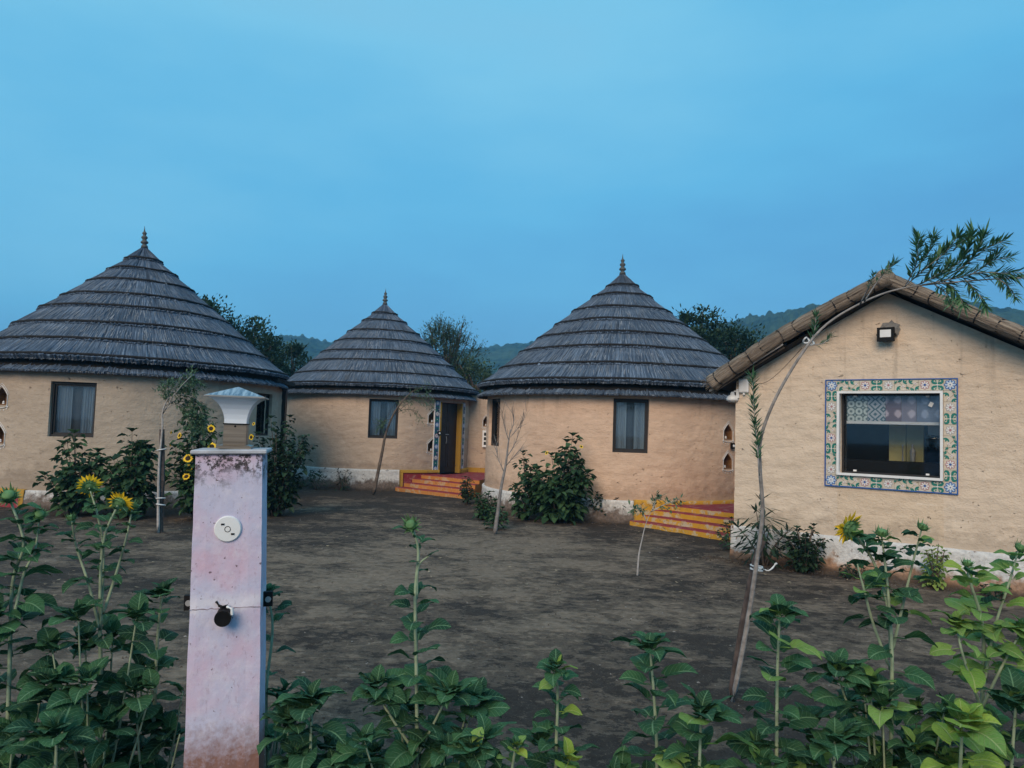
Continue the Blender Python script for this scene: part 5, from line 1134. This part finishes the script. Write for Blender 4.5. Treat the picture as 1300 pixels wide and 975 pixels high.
def sapling(label, base_px, stake_top, tree_path, shoots, depth=None, leaf=(.05, .012, .012), mat='feather', seed=3, r0=.022, stake_mat='stake', bark='stem_pale', spread=.8, group='young trees planted in the yard', trunk_y=0):
    rng = random.Random(seed); b0 = at_z(*base_px); b0.z = 0; T = thing('young_tree', label, 'young tree', tuple(b0), 0, group); D = b0.y
    loc = lambda x, y, dy=0: at_y(x, y, D+dy)-b0
    m = [loc(*p) for p in tree_path]; m[0].z = max(m[0].z, 0) if stake_top else -.03; sp = smooth_path(m, 36); b = MB(); b.tube(sp, [lerp(r0, r0*.2, i/35) for i in range(36)], 7); b.build('trunk', bark, T, True)
    for path in shoots:
        q = smooth_path([loc(x, y, rng.uniform(-.2, .2)*(i > 0)) for i, (x, y) in enumerate(path)], 12); s = MB(); s.tube(q, [.007*(1-.6*i/11) for i in range(12)], 5); sh = s.build('branch', bark, T, True)
        if mat:
            f = MB()
            for k in range(3, 12):      # side twigs with leaflets
                d = (q[k]-q[k-1]).normalized(); x, y = frame_of(d)
                for _ in range(3):
                    a = rng.uniform(0, 2*pi); e = q[k]+(d*.5+(x*cos(a)+y*sin(a))*spread)*rng.uniform(.08, .22)+Vector((0, 0, -.03)); f.tube([q[k], e], [.002, .001], 3); twig_leaves(f, [q[k], lerp(q[k], e, .5), e], leaf[0], leaf[1], leaf[2], rng, .75)
            f.build('leafy_shoot', mat, sh, kind='stuff')
        else:
            f = MB()
            for k in range(2, 12):
                for _ in range(1): d = (q[k]-q[k-1]).normalized(); x, y = frame_of(d); a = rng.uniform(0, 2*pi); e = q[k]+(d*1.2+(x*cos(a)+y*sin(a))*.5)*rng.uniform(.08, .2); f.tube([q[k], e], [.004, .0015], 4)
            f.build('twigs', bark, sh)
    return T, b0, D
T, b0, D = sapling('staked sapling with a drooping feathery crown before the large hut', (201, 677), (206, 545), [(201, 677), (201, 640), (202, 590), (206, 545), (207, 520), (220, 495), (232, 478)],
    [[(207, 525), (222, 500), (240, 480), (247, 476)], [(210, 515), (232, 505), (252, 515), (262, 538)], [(209, 520), (225, 512), (238, 522), (236, 540)], [(207, 522), (214, 500), (212, 485)], [(225, 500), (246, 505), (258, 522), (256, 545)], [(220, 500), (234, 490), (250, 495)], [(215, 510), (235, 510), (246, 524), (246, 542)]], seed=31, leaf=(.06, .018, .009), mat='feather')
stk = thing('tree_stake', 'straight grey stake tied to the feathery sapling by the large hut', 'stake', tuple(b0+Vector((.05, .06, 0)))); q = [at_y(204, 677, D+.06)-b0-Vector((.05, .06, 0)), at_y(206, 610, D+.06)-b0-Vector((.05, .06, 0)), at_y(205.5, 545, D+.06)-b0-Vector((.05, .06, 0))]; q[0].z = -.03
b = MB(); b.tube(q, [.036, .036, .034], 6); b.build('post', 'stake', stk)
for k, (px, py) in enumerate(((204, 571), (203, 633), (203, 641))):
    b = MB(); b.tube([(.055*cos(a), .07*sin(a)+.03, .012*cos(a+k)) for a in [2*pi*j/12 for j in range(13)]], .009, 5, 0, False); o = b.build('binding', 'twine', stk, True); o.location = at_y(px, py, D)-b0-Vector((.05, .06, 0))
sapling('leaning sapling with a dark lower trunk and feathery top before the farthest hut', (474, 628), None, [(474, 628), (480, 600), (486, 570), (490, 550), (500, 525), (512, 508), (524, 496)],
    [[(505, 518), (520, 500), (534, 492), (545, 488)], [(500, 526), (525, 508), (542, 510), (552, 520)], [(498, 530), (512, 520), (528, 522), (534, 530)], [(503, 522), (508, 512), (520, 505)], [(515, 506), (538, 500), (550, 506)], [(497, 532), (488, 534), (482, 540)]], seed=32, leaf=(.05, .012, .014), r0=.045, bark='bark')
sapling('bare grey sapling with a few upright twigs before the middle window', (628, 678), None, [(628, 678), (632, 650), (636, 620), (642, 590), (645, 565), (648, 545)],
    [[(640, 600), (632, 580), (630, 562)], [(644, 580), (655, 560), (668, 522)], [(646, 560), (640, 540), (637, 522)], [(648, 550), (652, 535), (650, 520)], [(642, 592), (652, 580), (662, 568)], [(648, 555), (660, 540), (664, 528)]], mat=None, seed=33, r0=.034, bark='stem_grey')
sapling('thin white whip of a seedling with a few leaves before the yellow steps', (809, 731), None, [(809, 731), (811, 705), (815, 685), (820, 665), (829, 644)],
    [[(821, 662), (815, 650), (805, 644)], [(826, 650), (845, 640), (862, 634)], [(829, 646), (832, 636), (838, 628)]], mat='feather', seed=34, r0=.012, leaf=(.06, .025, .16), spread=.4)

# trees beyond the huts
def tree(label, px, py_c, depth, rx, ry, h_top_px, mat, seed, n_clump=60, per=75, ll=.15, spiky=0):
    rng = random.Random(seed); c = at_y(px, py_c, depth); base = Vector((c.x, c.y, 0)); k = depth/FPX; RX, RZ = rx*k, ry*k
    T = thing('tree', label, 'tree', tuple(base), 0, 'trees beyond the huts'); cz = c.z; tr = MB(); fo = MB()
    tr.tube(smooth_path([(0, 0, -.1), (.1, 0, cz*.3), (-.05, .1, cz*.62), (0, 0, cz)], 14), [lerp(.22, .09, i/13) for i in range(14)], 8); tips = []
    for i in range(n_clump):
        a = rng.uniform(0, 2*pi); v = rng.uniform(-1, 1); r = rng.uniform(.55, 1.0)*(1+.18*fn(cos(a)*2, sin(a)*2, v*2+seed)); s = sqrt(1-v*v); p = Vector((cos(a)*s*r*RX, sin(a)*s*r*RX, cz+v*r*RZ)); 
        if v < -.3: p.z = max(p.z, .8); p.x *= 1.1
        tips.append(p)
    for i, p in enumerate(tips):
        if i % 2 == 0:
            b0_ = Vector((0, 0, cz*rng.uniform(.35, .85))); tr.tube(smooth_path([b0_, lerp(b0_, p, .5)+Vector((0, 0, .2)), p], 7), [lerp(.06, .015, k/6) for k in range(7)], 5)
        cr_ = rng.uniform(.28, .55)*RX/1.4+.05
        for q in range(per):
            w = Vector((rng.gauss(0, 1), rng.gauss(0, 1), rng.gauss(0, .75)))*cr_*.55; d = (w+Vector((0, 0, .2))).normalized(); L = ll*rng.uniform(.6, 1.2); add_leaf(fo, p+w, d+Vector((rng.uniform(-.6, .6), rng.uniform(-.6, .6), rng.uniform(-.5, .3))), L, L*(.5 if not spiky else .3), None, .2, 1)
        if spiky and p.z > cz:
            for q in range(3):
                d = Vector((p.x*.4+rng.uniform(-.3, .3), rng.uniform(-.2, .2), rng.uniform(.4, 1))).normalized(); e = p+d*rng.uniform(.3, .6); tr.tube([p, e], [.012, .004], 4); twig_leaves(fo, [p, lerp(p, e, .5), e], ll*.8, ll*.22, .02, rng, .8)
    fo.build('crown', mat, T, False, kind='stuff'); tr.build('trunk', 'bark', T, True); return T
tree('dark round tree just above the large hut\'s roof slope, highest of its cluster', 258, 412, 27, 34, 34, 378, 'tree_dark', 91, 46)
tree('broad dark tree filling the gap between the large hut and the farthest hut', 318, 452, 28, 40, 46, 405, 'tree_dark', 92, 90)
tree('smaller dark conical tree beside the farthest hut\'s roof', 372, 470, 31, 26, 32, 440, 'tree_dark', 93, 44)
tree('low dark tree between the broad tree and the conical tree', 345, 480, 30, 24, 26, 450, 'tree_dark', 94, 30)
tree('spiky grey-green acacia behind the farthest hut', 568, 456, 29, 46, 46, 403, 'tree_pale', 95, 120, 85, .11, 1)
tree('low grey-green acacia filling in beside the roof of the hut with yellow steps', 604, 488, 28, 34, 30, 450, 'tree_pale', 96, 50, 85, .11, 0)
tree('dark tree rising behind the roof of the hut with yellow steps', 884, 428, 27, 30, 36, 391, 'tree_dark', 97, 60)
tree('dark wide tree between the hut with yellow steps and the gabled building', 928, 446, 29, 36, 32, 414, 'tree_dark', 98, 70)
tree('dark tree half hidden by the reed bundle of the gabled building', 975, 470, 30, 30, 30, 440, 'tree_dark', 99, 40)

# ------------------------------------------------------------------ litter on the soil
rng = random.Random(77); mb = MB()
for i in range(2600):
    x, y = rng.uniform(-8, 8), rng.uniform(2.4, 16)**1.0; s = rng.uniform(.003, .012)*(1 if rng.random() < .9 else 1.8); z = ground_z(x, y)
    v = [Vector((rng.uniform(.6, 1)*s*a, rng.uniform(.6, 1)*s*b, rng.uniform(.3, .6)*s*c)) for a, b, c in ((1, 0, 0), (0, 1, 0), (-1, 0, 0), (0, -1, 0), (0, 0, 1), (0, 0, -1))]; rz = Matrix.Rotation(rng.uniform(0, 6), 3, 'Z')
    mb.add([rz @ q+Vector((x, y, z)) for q in v], [(0, 1, 4), (1, 2, 4), (2, 3, 4), (3, 0, 4), (1, 0, 5), (2, 1, 5), (3, 2, 5), (0, 3, 5)])
mb.build('pebbles', 'pebble', None, False, kind='stuff')
mb = MB()
for i in range(420):
    u = rng.uniform(0, 1); px = rng.uniform(-40, 1300); py = rng.uniform(640, 760); p = at_z(px, py, .0); s = rng.uniform(.012, .035); a = rng.uniform(0, 6); z = ground_z(p.x, p.y)+.006
    d = Vector((cos(a), sin(a), 0)); x = Vector((-sin(a), cos(a), rng.uniform(-.3, .3))); mb.add([Vector((p.x, p.y, z))-d*s, Vector((p.x, p.y, z))+x*s*.4, Vector((p.x, p.y, z+.006))+d*s, Vector((p.x, p.y, z))-x*s*.4], [(0, 1, 2, 3)])
mb.build('fallen_leaves', plain('dry_leaf', (.28, .23, .16), .9, .5, 3, .1), None, False, kind='stuff')

mb = MB(); rng = random.Random(99)
def clod(x, y, s):
    z = ground_z(x, y); v = [Vector((rng.uniform(.6, 1.1)*s*a, rng.uniform(.6, 1.1)*s*b, rng.uniform(.4, .8)*s*c)) for a, b, c in ((1, 0, 0), (0, 1, 0), (-1, 0, 0), (0, -1, 0), (0, 0, 1), (0, 0, -1))]; rz = Matrix.Rotation(rng.uniform(0, 6), 3, 'Z')
    mb.add([rz @ q+Vector((x, y, z)) for q in v], [(0, 1, 4), (1, 2, 4), (2, 3, 4), (3, 0, 4), (1, 0, 5), (2, 1, 5), (3, 2, 5), (0, 3, 5)])
for i in range(1500):
    u = rng.uniform(-.3, GW+.3); o = .10+abs(rng.gauss(0, .16)); p = GC+GD*u-GN*o; clod(p.x, p.y, rng.uniform(.008, .034)*(1.2-min(1, o)))
for C, R in ((C1, R1), (C2, R2), (C3, R3)):
    ca = atan2(-C[1], -C[0])
    for i in range(1100): a = ca+rng.uniform(-1.5, 1.5); r = R+.08+abs(rng.gauss(0, .16)); clod(C[0]+r*cos(a), C[1]+r*sin(a), rng.uniform(.008, .035))
for i in range(1600): x, y = rng.gauss(0, 3.2), rng.uniform(2.6, 14); clod(x, y, rng.uniform(.004, .014))
mb.build('soil_clods', plain('soil_clod', (.065, .050, .040), .95, .4, 6, .5), None, False, kind='stuff')

# ------------------------------------------------------------------ evening haze
HAZE = 0.0009
hb = MB(); hb.box((0, 600, 44), (3600, 2200, 90)); 
t = NT('haze_air'); t.t.nodes.remove(t.b); v = t.n('ShaderNodeVolumePrincipled'); v.inputs['Density'].default_value = HAZE; v.inputs['Color'].default_value = (.26, .64, .99, 1); v.inputs['Anisotropy'].default_value = .2; t.l(v.outputs[0], t.o.inputs['Volume']); M['haze'] = t.m
hz = hb.build('haze', 'haze', None, False, kind='stuff')
